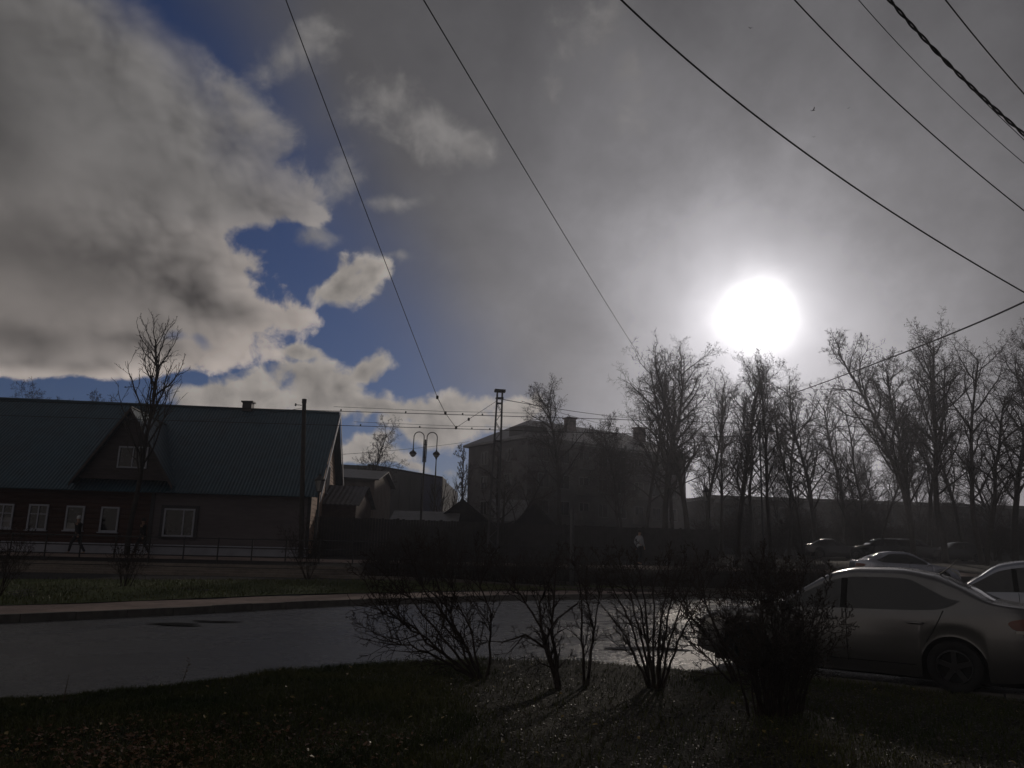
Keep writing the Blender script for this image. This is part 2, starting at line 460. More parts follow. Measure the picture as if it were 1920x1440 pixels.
# road: everything between the near lawn and the far kerb
b = MB(); rx = list(np.arange(-40, 60.1, 1.0)); rows = []
for k in range(41):
    t = k/40
    rows.append([(x, -25 + (FE(x) + 25)*t, -0.045 + 0.02*math.sin(x*0.21)*math.sin(t*3)*0.5) for x in rx if FE(x) > -24])
b.grid(rows); road = b.build('road', M_ASPH, smooth=True); tag(road, kind='structure')

# far pavement and its kerb stones
def far_pt(s, off):             # s: arc position along the far kerb
    x = s; y = FE(x); d = (FE(x+0.2) - FE(x-0.2))/0.4
    n = Vector((-d, 1, 0)).normalized()
    return Vector((x, y, 0)) + n*off
b = MB(); xs = list(np.arange(-26, 40, 0.4)); rows = []
for off in (0.145, 0.8, 1.5, 2.25):
    rows.append([far_pt(x, off) + Vector((0, 0, 0.105 + 0.006*math.sin(x*3.1+off*5))) for x in xs])
b.grid(rows); side = b.build('pavement', M_PAVE, smooth=True); tag(side, kind='structure')
pts = [far_pt(x, 0.0) for x in np.arange(-26, 30, 0.02)]
acc, last = 0.0, pts[0]; kerb_pts = [pts[0]]
for p in pts[1:]:
    acc += (p-last).length; last = p
    if acc >= 1.0: kerb_pts.append(p); acc = 0.0
kme = None
for i in range(len(kerb_pts)-1):
    a, c = kerb_pts[i], kerb_pts[i+1]; d = (c-a); L = d.length; ang = math.atan2(d.y, d.x)
    if kme is None:
        kb = MB(); kb.hexa([(0.006,0,-0.14),(0.992,0,-0.14),(0.992,0.145,-0.14),(0.006,0.145,-0.14),(0.006,0.012,0),(0.992,0.012,0),(0.992,0.145,0),(0.006,0.145,0)])
        k0 = kb.build('kerb_stone', M_KERB, side); kme = k0.data
        k = k0
    else:
        k = bpy.data.objects.new('kerb_stone', kme); COL.objects.link(k); k.parent = side
    k.location = (a.x, a.y, 0.112 + U(-0.008, 0.008)); k.rotation_euler = (0, U(-0.006, 0.006), ang + U(-0.006, 0.006)); k.scale = (L, 1, 1.5)

# the far verge and the walkway behind the railing
def verge_back(x): return max(FE(x) + 3.2, min(25.0 + 0.30*(x+15), 31.0 + 0.05*x)) if x < 20 else FE(x) + 3.5
b = MB(); xs = list(np.arange(-30, 24, 0.5)); rows = []
for t in np.linspace(0, 1, 15):
    row = []
    for x in xs:
        p = far_pt(x, 2.25); y = p.y + (verge_back(x) - p.y)*t
        row.append((p.x, y, max(zg(p.x, y), 0.09) + 0.02 + 0.03*math.sin(x*1.7+t*9)*math.sin(t*math.pi)))
    rows.append(row)
b.grid(rows); verge = b.build('far_verge', M_VERGE, smooth=True); tag(verge, kind='structure')
b = MB(); rows = []
for o in (36.6, 37.4, 38.3, 39.3):
    rows.append([(x, o + 0.05*x, zfar(x, o+0.05*x) + 0.006) for x in np.arange(-34, 24, 1.0)])
b.grid(rows); walk = b.build('walkway', M_PAVE, smooth=True); tag(walk, kind='structure')
b = MB(); rows = []
for o in np.linspace(0, 1, 12):
    rows.append([(x, FE(x)+3.6 + (50-FE(x)-3.6)*o, zg(x, FE(x)+3.6 + (50-FE(x)-3.6)*o) + 0.006) for x in np.arange(12, 62, 1.0)])
b.grid(rows); lot = b.build('parking_lot', M_LOT, smooth=True); tag(lot, kind='structure')

# near lawn: a rounded tongue of turf with a worn soil bed
NEX = [-30, -14, -5.31, -5.04, -3.63, -1.82, -0.76, 0.4, 1.91, 2.88, 4.25, 6.06, 14, 30]
NEY = [-16, 0.2, 7.87, 8.25, 9.36, 11.2, 11.74, 11.84, 11.56, 11.22, 10.62, 9.57, 4.9, -4.5]
def NE(x): return float(np.interp(x, NEX, NEY))
def zl(x, y):
    e = NE(x) - y; k = min(1, max(0, e/0.5))
    return -0.06 + 0.09*(k*k*(3-2*k)) + 0.03*math.sin(x*1.3+0.5)*math.cos(y*1.1) + 0.012*math.sin(x*5.1)*math.sin(y*4.3) + min(0.10, max(0, e-0.5)*0.012)
b = MB(); xs = list(np.arange(-14, 14.01, 0.25)); rows = []
for t in list(np.linspace(0, 0.9, 46)) + list(np.linspace(0.91, 1, 14)):
    rows.append([(x, -14 + (NE(x)+14)*t, zl(x, -14 + (NE(x)+14)*t)) for x in xs])
b.grid(rows); lawn = b.build('near_lawn', M_LAWN, smooth=True); tag(lawn, kind='structure')

# low worn kerb along the right of the lawn, under the parked car
prev = None; kn = None
for i in range(9):
    x0 = 3.35 + i*0.86; x1 = x0 + 0.855
    a = Vector((x0, NE(x0)+0.06, 0)); c = Vector((x1, NE(x1)+0.06, 0)); d = c-a
    if kn is None:
        kb = MB(); kb.hexa([(0.006,0,-0.12),(0.992,0,-0.12),(0.992,0.12,-0.12),(0.006,0.12,-0.12),(0.006,0.0,0),(0.992,0.0,0),(0.992,0.11,0),(0.006,0.11,0)])
        k = kb.build('kerb_stone', M_KERB, lawn); kn = k.data
    else:
        k = bpy.data.objects.new('kerb_stone', kn); COL.objects.link(k); k.parent = lawn
    k.location = (a.x, a.y, 0.0 + U(-0.01, 0.01)); k.rotation_euler = (0, 0, math.atan2(d.y, d.x)); k.scale = (d.length, 1, 1)

# grass blades, fallen leaves: loose cover nobody could count
def blade_mesh(pts, hs, width, mname, m, lean=0.5):
    n = len(pts); P = np.array(pts); ang = RNG.uniform(0, 2*np.pi, n); la = RNG.uniform(0, 2*np.pi, n); ln = RNG.uniform(0.1, lean, n)
    hs = np.array(hs); w = width*RNG.uniform(0.6, 1.3, n)
    ax = np.stack([np.cos(ang)*w, np.sin(ang)*w, np.zeros(n)], 1)
    l1 = np.stack([np.cos(la)*ln*hs*0.35, np.sin(la)*ln*hs*0.35, hs*0.55], 1)
    l2 = np.stack([np.cos(la)*ln*hs*1.2, np.sin(la)*ln*hs*1.2, hs*(1-0.35*ln)], 1)
    V = np.empty((n*5, 3)); V[0::5] = P-ax; V[1::5] = P+ax; V[2::5] = P+l1+ax*0.75; V[3::5] = P+l1-ax*0.75; V[4::5] = P+l2
    i = np.arange(n)*5
    fl = []
    for k in i: fl.append((k, k+1, k+2, k+3)); fl.append((k+3, k+2, k+4))
    me = bpy.data.meshes.new(mname); me.from_pydata(V.tolist(), [], fl); me.update()
    return link(mname, me, m)
def soil(x, y):                 # 1 inside the worn soil bed at the right
    a = (x + 0.75 + 0.10*math.sin(y*3.0) - max(0, (9.4-y))*0.02)*1.6 + 0.35*math.sin(x*2.3+y*1.7)*0.6
    return min(1, max(0, a))
pts, hs = [], []
while len(pts) < 95000:
    y = 3.9 + (U(0, 1)**0.8)*8.2; x = U(-0.78, 0.80)*(y+0.3)
    if y > NE(x) - 0.02: continue
    s = soil(x, y)
    if U(0, 1) < s*(0.90 if x < 2.2 else 0.72): continue
    f = 0.5 + 0.5*math.sin(x*1.9+1)*math.sin(y*2.3+x)
    pts.append((x, y, zl(x, y)-0.005)); hs.append(U(0.035, 0.085)*(0.7+0.7*f)*(1.35 if NE(x)-y < 0.35 and U(0,1) < 0.3 else 1))
tag(blade_mesh(pts, hs, 0.0035, 'grass', M_GRASS, 0.9), 'short rough autumn grass on the near lawn', 'grass', kind='stuff')
pts, hs = [], []
while len(pts) < 26000:
    x = U(-26, 8); p = far_pt(x, 2.25); y = p.y + (verge_back(x)-p.y)*U(0, 1)
    pts.append((p.x, y, max(zg(p.x, y), 0.09)+0.01)); hs.append(U(0.05, 0.14))
tag(blade_mesh(pts, hs, 0.010, 'verge_grass', M_VGRASS, 0.8), 'mown green grass on the verge across the road', 'grass', kind='stuff')
def litter(n, region, mname, m, size):
    V, Fc = [], []
    while len(Fc) < n:
        x, y, z = region()
        if x is None: continue
        a = U(0, 6.28); s = U(*size); tl = Vector((U(-0.6, 0.6), U(-0.6, 0.6), 1)).normalized()
        e1 = Vector((math.cos(a), math.sin(a), 0)); e1 = (e1 - tl*e1.dot(tl)).normalized(); e2 = tl.cross(e1)
        c = Vector((x, y, z + s*0.25)); k = len(V)
        V += [tuple(c-e1*s), tuple(c-e2*s*0.6+tl*s*0.15), tuple(c+e1*s), tuple(c+e2*s*0.6+tl*s*0.2)]; Fc.append((k, k+1, k+2, k+3))
    me = bpy.data.meshes.new(mname); me.from_pydata(V, [], Fc); me.update(); return link(mname, me, m)
def reg_soil():
    y = U(4.2, 11.8); x = U(-0.75, 0.8)*y
    if y > NE(x)-0.05 or U(0, 1) > 0.06 + soil(x, y)*0.94: return (None, 0, 0)
    return (x, y, zl(x, y)+0.004)
tag(litter(26000, reg_soil, 'leaf_litter', M_LEAF, (0.005, 0.019)), 'wet brown leaf litter on the bare soil under the shrubs', 'leaf litter', kind='stuff')
def reg_left():
    y = U(4.6, 8.0); x = U(-0.62, -0.1)*y
    if U(0, 1) > math.exp(-((x+2.4)**2*0.7 + (y-6.0)**2*1.3)): return (None, 0, 0)
    return (x, y, zl(x, y)+0.02)
M_RUST = mat('russet_dead_leaves', (0.13, 0.048, 0.025), 0.6, 0.3, var=0.5, scale=4.0, col2=(0.20, 0.10, 0.045))
tag(litter(2300, reg_left, 'russet_leaves', M_RUST, (0.010, 0.028)), 'russet dead leaves scattered in the grass at lower left', 'leaf litter', kind='stuff')
def reg_any():
    y = U(4.6, 11.5); x = U(-0.72, 0.75)*y
    if y > NE(x)-0.05: return (None, 0, 0)
    return (x, y, zl(x, y)+0.03)
tag(litter(260, reg_any, 'yellow_leaves', M_LEAFY, (0.012, 0.03)), 'few pale yellow leaves lying on the near lawn', 'leaf litter', kind='stuff')

# puddles: shallow, mirror smooth, just above the asphalt
M_WATER = mat('puddle_water', (0.016, 0.015, 0.014), 0.09, 0.5, var=0.2, bump=0.25, bscale=14)
def puddle(px, py, rx_, ry_, seed, label):
    c = gr(px, py, -0.03); r = random.Random(seed); n = 40; b = MB(); ring = []
    ph = [r.uniform(0, 6.28) for _ in range(4)]
    for k in range(n):
        w = 2*math.pi*k/n; q = 1 + 0.22*math.sin(2*w+ph[0]) + 0.16*math.sin(3*w+ph[1]) + 0.10*math.sin(5*w+ph[2]) + 0.06*math.sin(9*w+ph[3])
        ring.append((c.x + math.cos(w)*rx_*q, c.y + math.sin(w)*ry_*q, -0.028))
    b.v = ring; b.f = [tuple(range(n))]
    o = b.build('puddle', M_WATER, origin=(c.x, c.y, -0.028)); tag(o, label, 'puddle', 'puddles on the road')
puddle(1212, 1216, 0.55, 0.30, 3, 'shiny puddle on the asphalt behind the shrub bed')
puddle(330, 1170, 0.55, 0.22, 5, 'thin dark puddle by the far kerb at left')
puddle(405, 1165, 0.40, 0.16, 8, 'small dark puddle by the far kerb right of the thin puddle')

# tram rails along the dark ballast
rails = empty('tram_track', (0, 30.5, 0)); tag(rails, 'near tram track of two steel rails on dark ballast', 'tram track', 'tram tracks')
rails2 = empty('tram_track', (0, 33.9, 0)); tag(rails2, 'far tram track of two steel rails below the railing', 'tram track', 'tram tracks')
for R_, y0 in ((rails, 30.5), (rails2, 33.9)):
    for s in (-0.76, 0.76):
        b = MB(); rows = [[], [], [], []]
        for x in np.arange(-40, 41, 2.0):
            y = y0 + s + 0.05*x; z = zg(x, y)
            for q, (oy, oz) in enumerate(((-0.05, -0.02), (-0.035, 0.11), (0.035, 0.11), (0.05, -0.02))): rows[q].append((x, y+oy-y0, z+oz))
        b.grid(rows); b.build('rail', M_RAILS, R_)

# ------------------------------------------------------------------ wooden house with blue-green roof
class Wall:                     # a vertical plane: c corner, d direction along it, n outward normal
    def __init__(s, c, d, n): s.c = Vector(c); s.d = Vector(d).normalized(); s.n = Vector(n).normalized()
    def hit(s, px, py):         # where the line of sight meets the wall: (along, height)
        r = ray(px, py); o = Vector((0, 0, CAMZ)); t = (s.c - o).dot(s.n)/r.dot(s.n); p = o + r*t
        return (p - s.c).dot(s.d), p.z
    def p(s, u, z, off=0.0): q = s.c + s.d*u + s.n*off; return Vector((q.x, q.y, z))
    def slab(s, b, u0, u1, z0, z1, o0, o1):
        b.hexa([s.p(u0,z0,o0), s.p(u1,z0,o0), s.p(u1,z0,o1), s.p(u0,z0,o1), s.p(u0,z1,o0), s.p(u1,z1,o0), s.p(u1,z1,o1), s.p(u0,z1,o1)])
def clap(w, u0, u1, z0, z1, step, off=0.0, cut=None):      # lapped boards
    b = MB(); z = z0
    while z < z1 - 0.01:
        zz = min(z+step, z1)
        a0, a1 = (u0, u1) if cut is None else cut(z, zz)
        if a1 - a0 > 0.02: b.hexa([w.p(a0,z,off), w.p(a1,z,off), w.p(a1,z,off+0.035), w.p(a0,z,off+0.035), w.p(a0,zz,off), w.p(a1,zz,off), w.p(a1,zz,off+0.010), w.p(a0,zz,off+0.010)])
        z = zz
    return b
def window(w, u0, u1, z0, z1, parent, fr=0.09, mull=(), trans=(), frame=None, sill=True, label=None, pane_mat=None, off=0.036, curtain=0):
    frame = frame or M_WHITE
    b = MB(); o0, o1 = off, off+0.07
    w.slab(b, u0, u1, z0, z0+fr, o0, o1); w.slab(b, u0, u1, z1-fr, z1, o0, o1)
    w.slab(b, u0, u0+fr, z0+fr, z1-fr, o0, o1); w.slab(b, u1-fr, u1, z0+fr, z1-fr, o0, o1)
    f = b.build('window', frame, parent)
    if label: f['label'] = label
    b = MB(); w.slab(b, u0+fr, u1-fr, z0+fr, z1-fr, o0, o0+0.012); b.build('pane', pane_mat or M_GLASS, f)
    for m in mull:
        b = MB(); q = u0 + (u1-u0)*m; w.slab(b, q-0.03, q+0.03, z0+fr, z1-fr, o0+0.014, o1-0.006); b.build('mullion', frame, f)
    for m in trans:
        b = MB(); q = z0 + (z1-z0)*m; w.slab(b, u0+fr, u1-fr, q-0.02, q+0.02, o0+0.014, o1-0.012); b.build('glazing_bar', frame, f)
    if curtain:
        b = MB(); w.slab(b, u0+fr, u1-fr, z0+fr, z0+(z1-z0)*curtain, o0+0.013, o0+0.0135); b.build('curtain', M_CURTAIN, f)
    if sill:
        b = MB(); w.slab(b, u0-0.06, u1+0.06, z0-0.05, z0-0.004, o0-0.03, o1+0.06); b.build('sill', frame, f)
    return f

HC = at(575, 1043, 40.0); HD = Vector((-1, -0.125, 0)).normalized(); HN = Vector((0.125, -1, 0)).normalized()
HB = 0.80
HEAVE = at(575, 930, 39.6).z + 0.30; HRIDGE = at(625, 775, 46.9).z; HALF = 7.0; HLEN = 24.0
fwall = Wall((HC.x, HC.y, 0), HD, HN)
hs_ = empty('wooden_house', (HC.x, HC.y, HB)); hi = Matrix.Translation((-HC.x, -HC.y, -HB))
def hpart(b, name, m, parent=None, smooth=False):
    if parent is None: b.v = [tuple(hi @ Vector(p)) for p in b.v]; return b.build(name, m, hs_, smooth)
    b.v = [tuple(hi @ Vector(p)) for p in b.v]; return b.build(name, m, parent, smooth)
tag(hs_, 'long low wooden house with blue-green corrugated roof and gabled dormer', 'house')
# world-space window builder shifted into the house frame
class HW(Wall):
    def p(s, u, z, off=0.0): return hi @ Wall.p(s, u, z, off)
fw_ = HW(fwall.c, HD, HN)
usplit = fwall.hit(285, 960)[0]
hw_z1 = HEAVE - 0.10
clap(fw_, 0.0, usplit, HB+0.55, hw_z1, 0.14).build('siding_wall', M_SIDING, hs_)
b = MB()
z = HB+0.55
while z < hw_z1:                # round log courses
    zz = min(z+0.24, hw_z1)
    rows = []
    for k in range(6):
        a = k/5*math.pi; rows.append([fw_.p(usplit+0.02, z + (zz-z)*(1-math.cos(a))/2, 0.03*math.sin(a)), fw_.p(HLEN, z + (zz-z)*(1-math.cos(a))/2, 0.03*math.sin(a))])
    b.grid(rows); z = zz
b.build('log_wall', M_BROWN, hs_, smooth=True)
b = MB(); fw_.slab(b, -0.02, HLEN, HB-0.4, HB+0.55, -0.3, 0.05); b.build('plinth', M_PLINTH, hs_)
b = MB(); fw_.slab(b, -0.06, HLEN, HB+0.55, HB+0.60, 0.0, 0.12); b.build('plinth_flashing', M_WHITE, hs_)
b = MB(); fw_.slab(b, usplit-0.09, usplit+0.09, HB+0.6, hw_z1, 0.0, 0.06); b.build('corner_board', M_DTRIM, hs_)
b = MB(); fw_.slab(b, -0.04, 0.14, HB+0.6, hw_z1, 0.0, 0.06); b.build('corner_board', M_DTRIM, hs_)
b = MB(); fw_.slab(b, 0.0, HLEN, HEAVE-0.36, HEAVE-0.12, 0.02, 0.09); b.build('frieze_board', M_DTRIM, hs_)
# back and inner body, so that the house is closed
b = MB(); w2 = 2*HALF
for (u0, o0), (u1, o1) in (((HLEN, 0), (HLEN, -w2)), ((HLEN, -w2), (0, -w2))):
    b.quad(fw_.p(u0, HB-0.3, o0), fw_.p(u1, HB-0.3, o1), fw_.p(u1, HEAVE, o1), fw_.p(u0, HEAVE, o0))
b.build('back_wall', M_BROWN, hs_)
b = MB(); fw_.slab(b, 0.03, HLEN-0.03, HB-0.3, HEAVE-0.04, -0.30, -0.012); b.build('inner_wall', M_DTRIM, hs_)
for (xa, xb, ya, yb, kw) in ((-10, 22, 944, 991, dict(mull=(0.5,), trans=(0.3, 0.62), curtain=0.45)), (57, 87, 945, 994, dict(mull=(0.5,), trans=(0.62,))),
                             (127, 155, 948, 995, dict(curtain=0.3)), (192, 220, 950, 998, dict())):
    (u1, z1), (u0, z0) = fwall.hit(xa, ya), fwall.hit(xb, yb)
    window(fw_, u0, u1, z0, z1, hs_, fr=0.08, **kw)
(u1, z1), (u0, z0) = fwall.hit(310, 953), fwall.hit(362, 1007)
b = MB(); fw_.slab(b, u0-0.16, u1+0.16, z0-0.1, z0-0.002, 0.036, 0.09); fw_.slab(b, u0-0.16, u1+0.16, z1+0.002, z1+0.16, 0.036, 0.09)
fw_.slab(b, u0-0.16, u0-0.002, z0, z1, 0.036, 0.09); fw_.slab(b, u1+0.002, u1+0.16, z0, z1, 0.036, 0.09); b.build('window_surround', M_DTRIM, hs_)
window(fw_, u0, u1, z0, z1, hs_, fr=0.08, mull=(0.36,), sill=False, label='wide white framed two-light window in the grey siding')

# corrugated roof planes
def corrugated(w, u0, u1, lo, hi_, z_lo, z_hi, step=0.17, amp=0.022, thick=0.03, valley=None):
    b = MB(); n = int((u1-u0)/step*4); rows_ = [[], [], [], []]
    sl = Vector((0, 0, 1))
    for k in range(n+1):
        u = u0 + (u1-u0)*k/n; a = amp*math.sin(2*math.pi*k/4 + 0.4)
        rows_[0].append(w.p(u, z_lo + a - thick, lo)); rows_[1].append(w.p(u, z_lo + a, lo)); rows_[2].append(w.p(u, z_hi + a, hi_)); rows_[3].append(w.p(u, z_hi+a-thick, hi_))
    b.grid(rows_); return b
roof = corrugated(fw_, -0.45, HLEN+0.3, 0.45, -HALF, HEAVE - 0.32, HRIDGE).build('roof', M_ROOF, hs_)
roof2 = corrugated(fw_, -0.45, HLEN+0.3, -HALF*2-0.45, -HALF, HEAVE - 0.32, HRIDGE-0.002, step=0.34).build('rear_roof', M_ROOF, hs_)
b = MB(); b.tube([fw_.p(-0.46, HRIDGE+0.03, -HALF), fw_.p(HLEN+0.3, HRIDGE+0.03, -HALF)], 0.09, 8); b.build('ridge_cap', M_ROOF, roof)
b = MB(); sl = (HRIDGE-HEAVE+0.32)/(HALF+0.45)
for s in (0, 1):
    a = (fw_.p(-0.50, HEAVE-0.36, 0.47), fw_.p(-0.50, HRIDGE+0.02, -HALF)) if s == 0 else (fw_.p(-0.50, HEAVE-0.36, -2*HALF-0.47), fw_.p(-0.50, HRIDGE+0.02, -HALF))
    q = Vector((0, 0, 0.24)); t = (fw_.p(0, 0, 0) - fw_.p(0.045, 0, 0))
    b.hexa([a[0]-q, a[1]-q, a[1]-q+t, a[0]-q+t, a[0]+q*0.3, a[1]+q*0.3, a[1]+q*0.3+t, a[0]+q*0.3+t])
b.build('bargeboard', M_WHITE, hs_)
(uc, zc) = (fwall.hit(437, 772)[0]*1.175, HRIDGE)
b = MB(); c = fw_.p(uc, HRIDGE+0.16, -HALF); b.box(c, (0.55, 0.5, 0.55)); b.box(c + Vector((0, 0, 0.30)), (0.70, 0.62, 0.09)); b.build('chimney', M_DTRIM, roof)
# gable end in lit boards
gwall = HW(fwall.c, -HN, -HD)
def gcut(z, zz):
    if zz <= HEAVE: return (0.0, 2*HALF)
    k = (zz - HEAVE)/(HRIDGE-HEAVE)*HALF
    return (k+0.05, 2*HALF-k-0.05)
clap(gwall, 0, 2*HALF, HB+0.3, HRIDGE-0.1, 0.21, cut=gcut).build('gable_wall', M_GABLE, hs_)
b = MB(); b.prism([gwall.p(0.02, HB-0.3, -0.012), gwall.p(2*HALF-0.02, HB-0.3, -0.012), gwall.p(2*HALF-0.02, HEAVE-0.05, -0.012), gwall.p(HALF, HRIDGE-0.12, -0.012), gwall.p(0.02, HEAVE-0.05, -0.012)], (-0.05, 0, 0))
b.build('gable_backing', M_DTRIM, hs_)
window(gwall, 6.0, 7.5, HEAVE+0.3, HEAVE+2.0, hs_, fr=0.09, mull=(0.5,), label='tall dark attic window in the sunlit gable')
window(gwall, 2.2, 3.1, HB+1.2, HB+2.6, hs_, fr=0.09)
window(gwall, 9.2, 10.4, HB+1.2, HB+2.6, hs_, fr=0.09)

# the dormer
(ua, za) = fwall.hit(262, 772); (ul, zl_) = fwall.hit(150, 897); (ur, zr_) = fwall.hit(322, 902)
zd = (zl_+zr_)/2; hwid = (ul-ur)/2; um = (ul+ur)/2; ua = um
dcut = lambda z, zz: (um - hwid*(1-(zz-zd)/(za-zd)) + 0.02, um + hwid*(1-(zz-zd)/(za-zd)) - 0.02)
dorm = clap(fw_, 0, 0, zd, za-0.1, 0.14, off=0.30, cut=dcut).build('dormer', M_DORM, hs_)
b = MB(); b.prism([fw_.p(um-hwid+.03, zd, 0.29), fw_.p(um+hwid-.03, zd, 0.29), fw_.p(um, za-0.08, 0.29)], (HN*-0.2)); b.build('dormer_backing', M_DTRIM, dorm)
b = MB()
for s in (-1, 1):
    rows_ = []; n = 44
    for k in range(n+1):
        o = 0.62 + (-HALF+0.9-0.62)*k/n; a = 0.02*math.sin(2*math.pi*k/4+0.3)
        zlow = zd - 0.25
        rows_.append([fw_.p(um + s*(hwid+0.22), zlow + a, o), fw_.p(um, za + 0.10 + a, o)])
    b.grid(rows_)
b.build('dormer_roof', M_ROOF, dorm)
b = MB()
for s in (-1, 1):
    A, B = fw_.p(um + s*(hwid+0.24), zd-0.27, 0.64), fw_.p(um, za+0.12, 0.64); q = Vector((0, 0, 0.2)); t = HN*0.04
    b.hexa([A-q, B-q, B-q+t, A-q+t, A, B, B+t, A+t])
b.build('dormer_bargeboard', M_DORM, dorm)
b = MB(); b.tube([fw_.p(um, za+0.13, 0.66), fw_.p(um, za+0.13, -HALF+1.0)], 0.06, 6); b.build('dormer_ridge_cap', M_STEEL, dorm)
(u1, z1), (u0, z0) = fwall.hit(229, 838), fwall.hit(279, 880)
window(fw_, u0, u1, z0, z1, dorm, fr=0.07, mull=(0.5,), off=0.34, sill=False)

# ------------------------------------------------------------------ railing in front of the walkway
RY = 36.15
rl = empty('pipe_railing', (-25.0, RY-1.25, 0.7)); tag(rl, 'long dark pipe railing of three rails beside the walkway', 'railing')
ro = Vector((-25.0, RY-1.25, 0.7))
def ry(x): return RY + 0.05*x
b = MB(); b.tube([(0, 0, -0.1), (0, 0, 1.04)], 0.032, 8); b.lathe([(0.001, 1.06), (0.035, 1.045), (0.035, 1.03)], n=8)
pm = None; x = -25.0
while x < 5.6:
    z = zg(x, ry(x))
    if pm is None: o = b.build('post', M_IRON, rl); pm = o.data
    else: o = bpy.data.objects.new('post', pm); COL.objects.link(o); o.parent = rl
    o.location = Vector((x, ry(x), z)) - ro; o.rotation_euler = (U(-.012, .012), U(-.012, .012), 0); x += 1.50
for h in (1.0, 0.60, 0.22):
    b = MB(); b.tube([Vector((x, ry(x), zg(x, ry(x))+h)) - ro for x in np.arange(-25, 5.6, 1.5)], 0.024 if h < 1 else 0.03, 6); b.build('rail', M_IRON, rl)

# ------------------------------------------------------------------ dark board fence behind the walkway
fl0 = at(580, 968, 42.0); fl1 = at(1345, 994, 47.0)
fdir = Vector((fl1.x-fl0.x, fl1.y-fl0.y, 0)); flen = fdir.length; fdir.normalize(); fn = Vector((fdir.y, -fdir.x, 0))
fo = Vector((fl0.x, fl0.y, 0.8)); fen = empty('board_fence', fo); tag(fen, 'tall dark solid board fence running right from the house', 'fence')
nb_ = 10; bay = flen/nb_
for i in range(nb_):
    b = MB(); u = i*bay + 0.06
    while u < (i+1)*bay - 0.1:
        top = (fl0.z + (fl1.z-fl0.z)*u/flen) + U(-0.025, 0.025)
        w = 0.145; base = fdir*u + fn*U(0, 0.012)
        b.hexa([base+Vector((0,0,-0.1)), base+fdir*w+Vector((0,0,-0.1)), base+fdir*w-fn*0.025+Vector((0,0,-0.1)), base-fn*0.025+Vector((0,0,-0.1)),
                base+Vector((0,0,top-0.8)), base+fdir*w+Vector((0,0,top-0.8)), base+fdir*w-fn*0.025+Vector((0,0,top-0.8)), base-fn*0.025+Vector((0,0,top-0.8))])
        u += 0.155
    o = b.build('plank_panel', M_FENCE, fen); o['kind'] = 'stuff'
    b = MB(); base = fdir*(i*bay); top = fl0.z + (fl1.z-fl0.z)*i/nb_; b.box(base + Vector((0, 0, (top-0.8)/2)), (0.12, 0.12, top-0.8+0.1)); b.build('post', M_FENCE, fen)

# ------------------------------------------------------------------ annex, cream building, hall
def simple_house(name, label, corners, zb, ze, zr, wm, rm, ridge='long', over=0.3, wins=(), cat='house', group=None, ribs=0.0):
    # corners: front-left, front-right, back-right, back-left (x, y)
    c = [Vector((p[0], p[1], 0)) for p in corners]; o = Vector((c[0].x, c[0].y, zb)); E = empty(name, o); tag(E, label, cat, group)
    sh = lambda p, z: Vector((p.x, p.y, z)) - o
    b = MB()
    for i in range(4): b.quad(sh(c[i], zb-0.3), sh(c[(i+1) % 4], zb-0.3), sh(c[(i+1) % 4], ze), sh(c[i], ze))
    if ridge == 'long': r0_, r1_ = (c[0]+c[3])/2, (c[1]+c[2])/2; pairs = ((c[0], c[1], r1_, r0_), (c[2], c[3], r0_, r1_)); gab = ((c[0], c[3], r0_), (c[2], c[1], r1_))
    else: r0_, r1_ = (c[0]+c[1])/2, (c[3]+c[2])/2; pairs = ((c[1], c[2], r1_, r0_), (c[3], c[0], r0_, r1_)); gab = ((c[1], c[0], r0_), (c[3], c[2], r1_))
    for a_, b_, r_ in gab: b.tri(sh(a_, ze), sh(b_, ze), sh(r_, zr))
    b.build('wall', wm, E)
    b = MB()
    for a_, b_, rb, ra in pairs:
        d = (b_-a_).normalized()*over; dn = ((a_-ra).normalized())*over; k = (zr-ze)/max(0.1, (a_-ra).length)*over
        A, B, C_, D = sh(a_-d+dn, ze-k), sh(b_+d+dn, ze-k), sh(rb+d, zr), sh(ra-d, zr)
        if ribs:
            n = int((B-A).length/ribs)*4; rows_ = [[], [], [], []]
            for q in range(n+1):
                t = q/n; w_ = Vector((0, 0, 0.05 + 0.025*math.sin(q*math.pi/2+.4)))
                rows_[0].append(A.lerp(B, t)+w_-Vector((0,0,.05))); rows_[1].append(A.lerp(B, t)+w_); rows_[2].append(D.lerp(C_, t)+w_); rows_[3].append(D.lerp(C_, t)+w_-Vector((0,0,.05)))
            b.grid(rows_)
        else:
            th = Vector((0, 0, 0.10)); b.hexa([A, B, C_, D, A+th, B+th, C_+th, D+th])
    b.build('roof', rm, E)
    for (i, uu0, uu1, z0, z1) in wins:
        a_, b_ = c[i], c[(i+1) % 4]; d = (b_-a_).normalized(); n = Vector((d.y, -d.x, 0))
        w = Wall(a_ - o + Vector((0, 0, o.z)), d, n); w.c = Vector((a_.x-o.x, a_.y-o.y, 0))
        L = (b_-a_).length; window(w, uu0*L, uu1*L, z0-zb, z1-zb, E, fr=0.08, mull=(0.5,), off=0.005)
    return E
A0, A1 = at(590, 943, 45.0), at(668, 945, 45.6); R0_ = at(608, 911, 47.3); R1_ = at(684, 913, 47.6)
simple_house('annex', 'small annex with grey ribbed roof beside the sunlit gable', [(A0.x, A0.y), (A1.x, A1.y), (A1.x+0.1, A1.y+4.4), (A0.x+0.1, A0.y+4.4)], 0.95, A0.z+0.05, R0_.z, M_BRICK, M_SLATE, ribs=0.26, over=0.25)
C0, C1 = at(640, 893, 56), at(703, 896, 58)
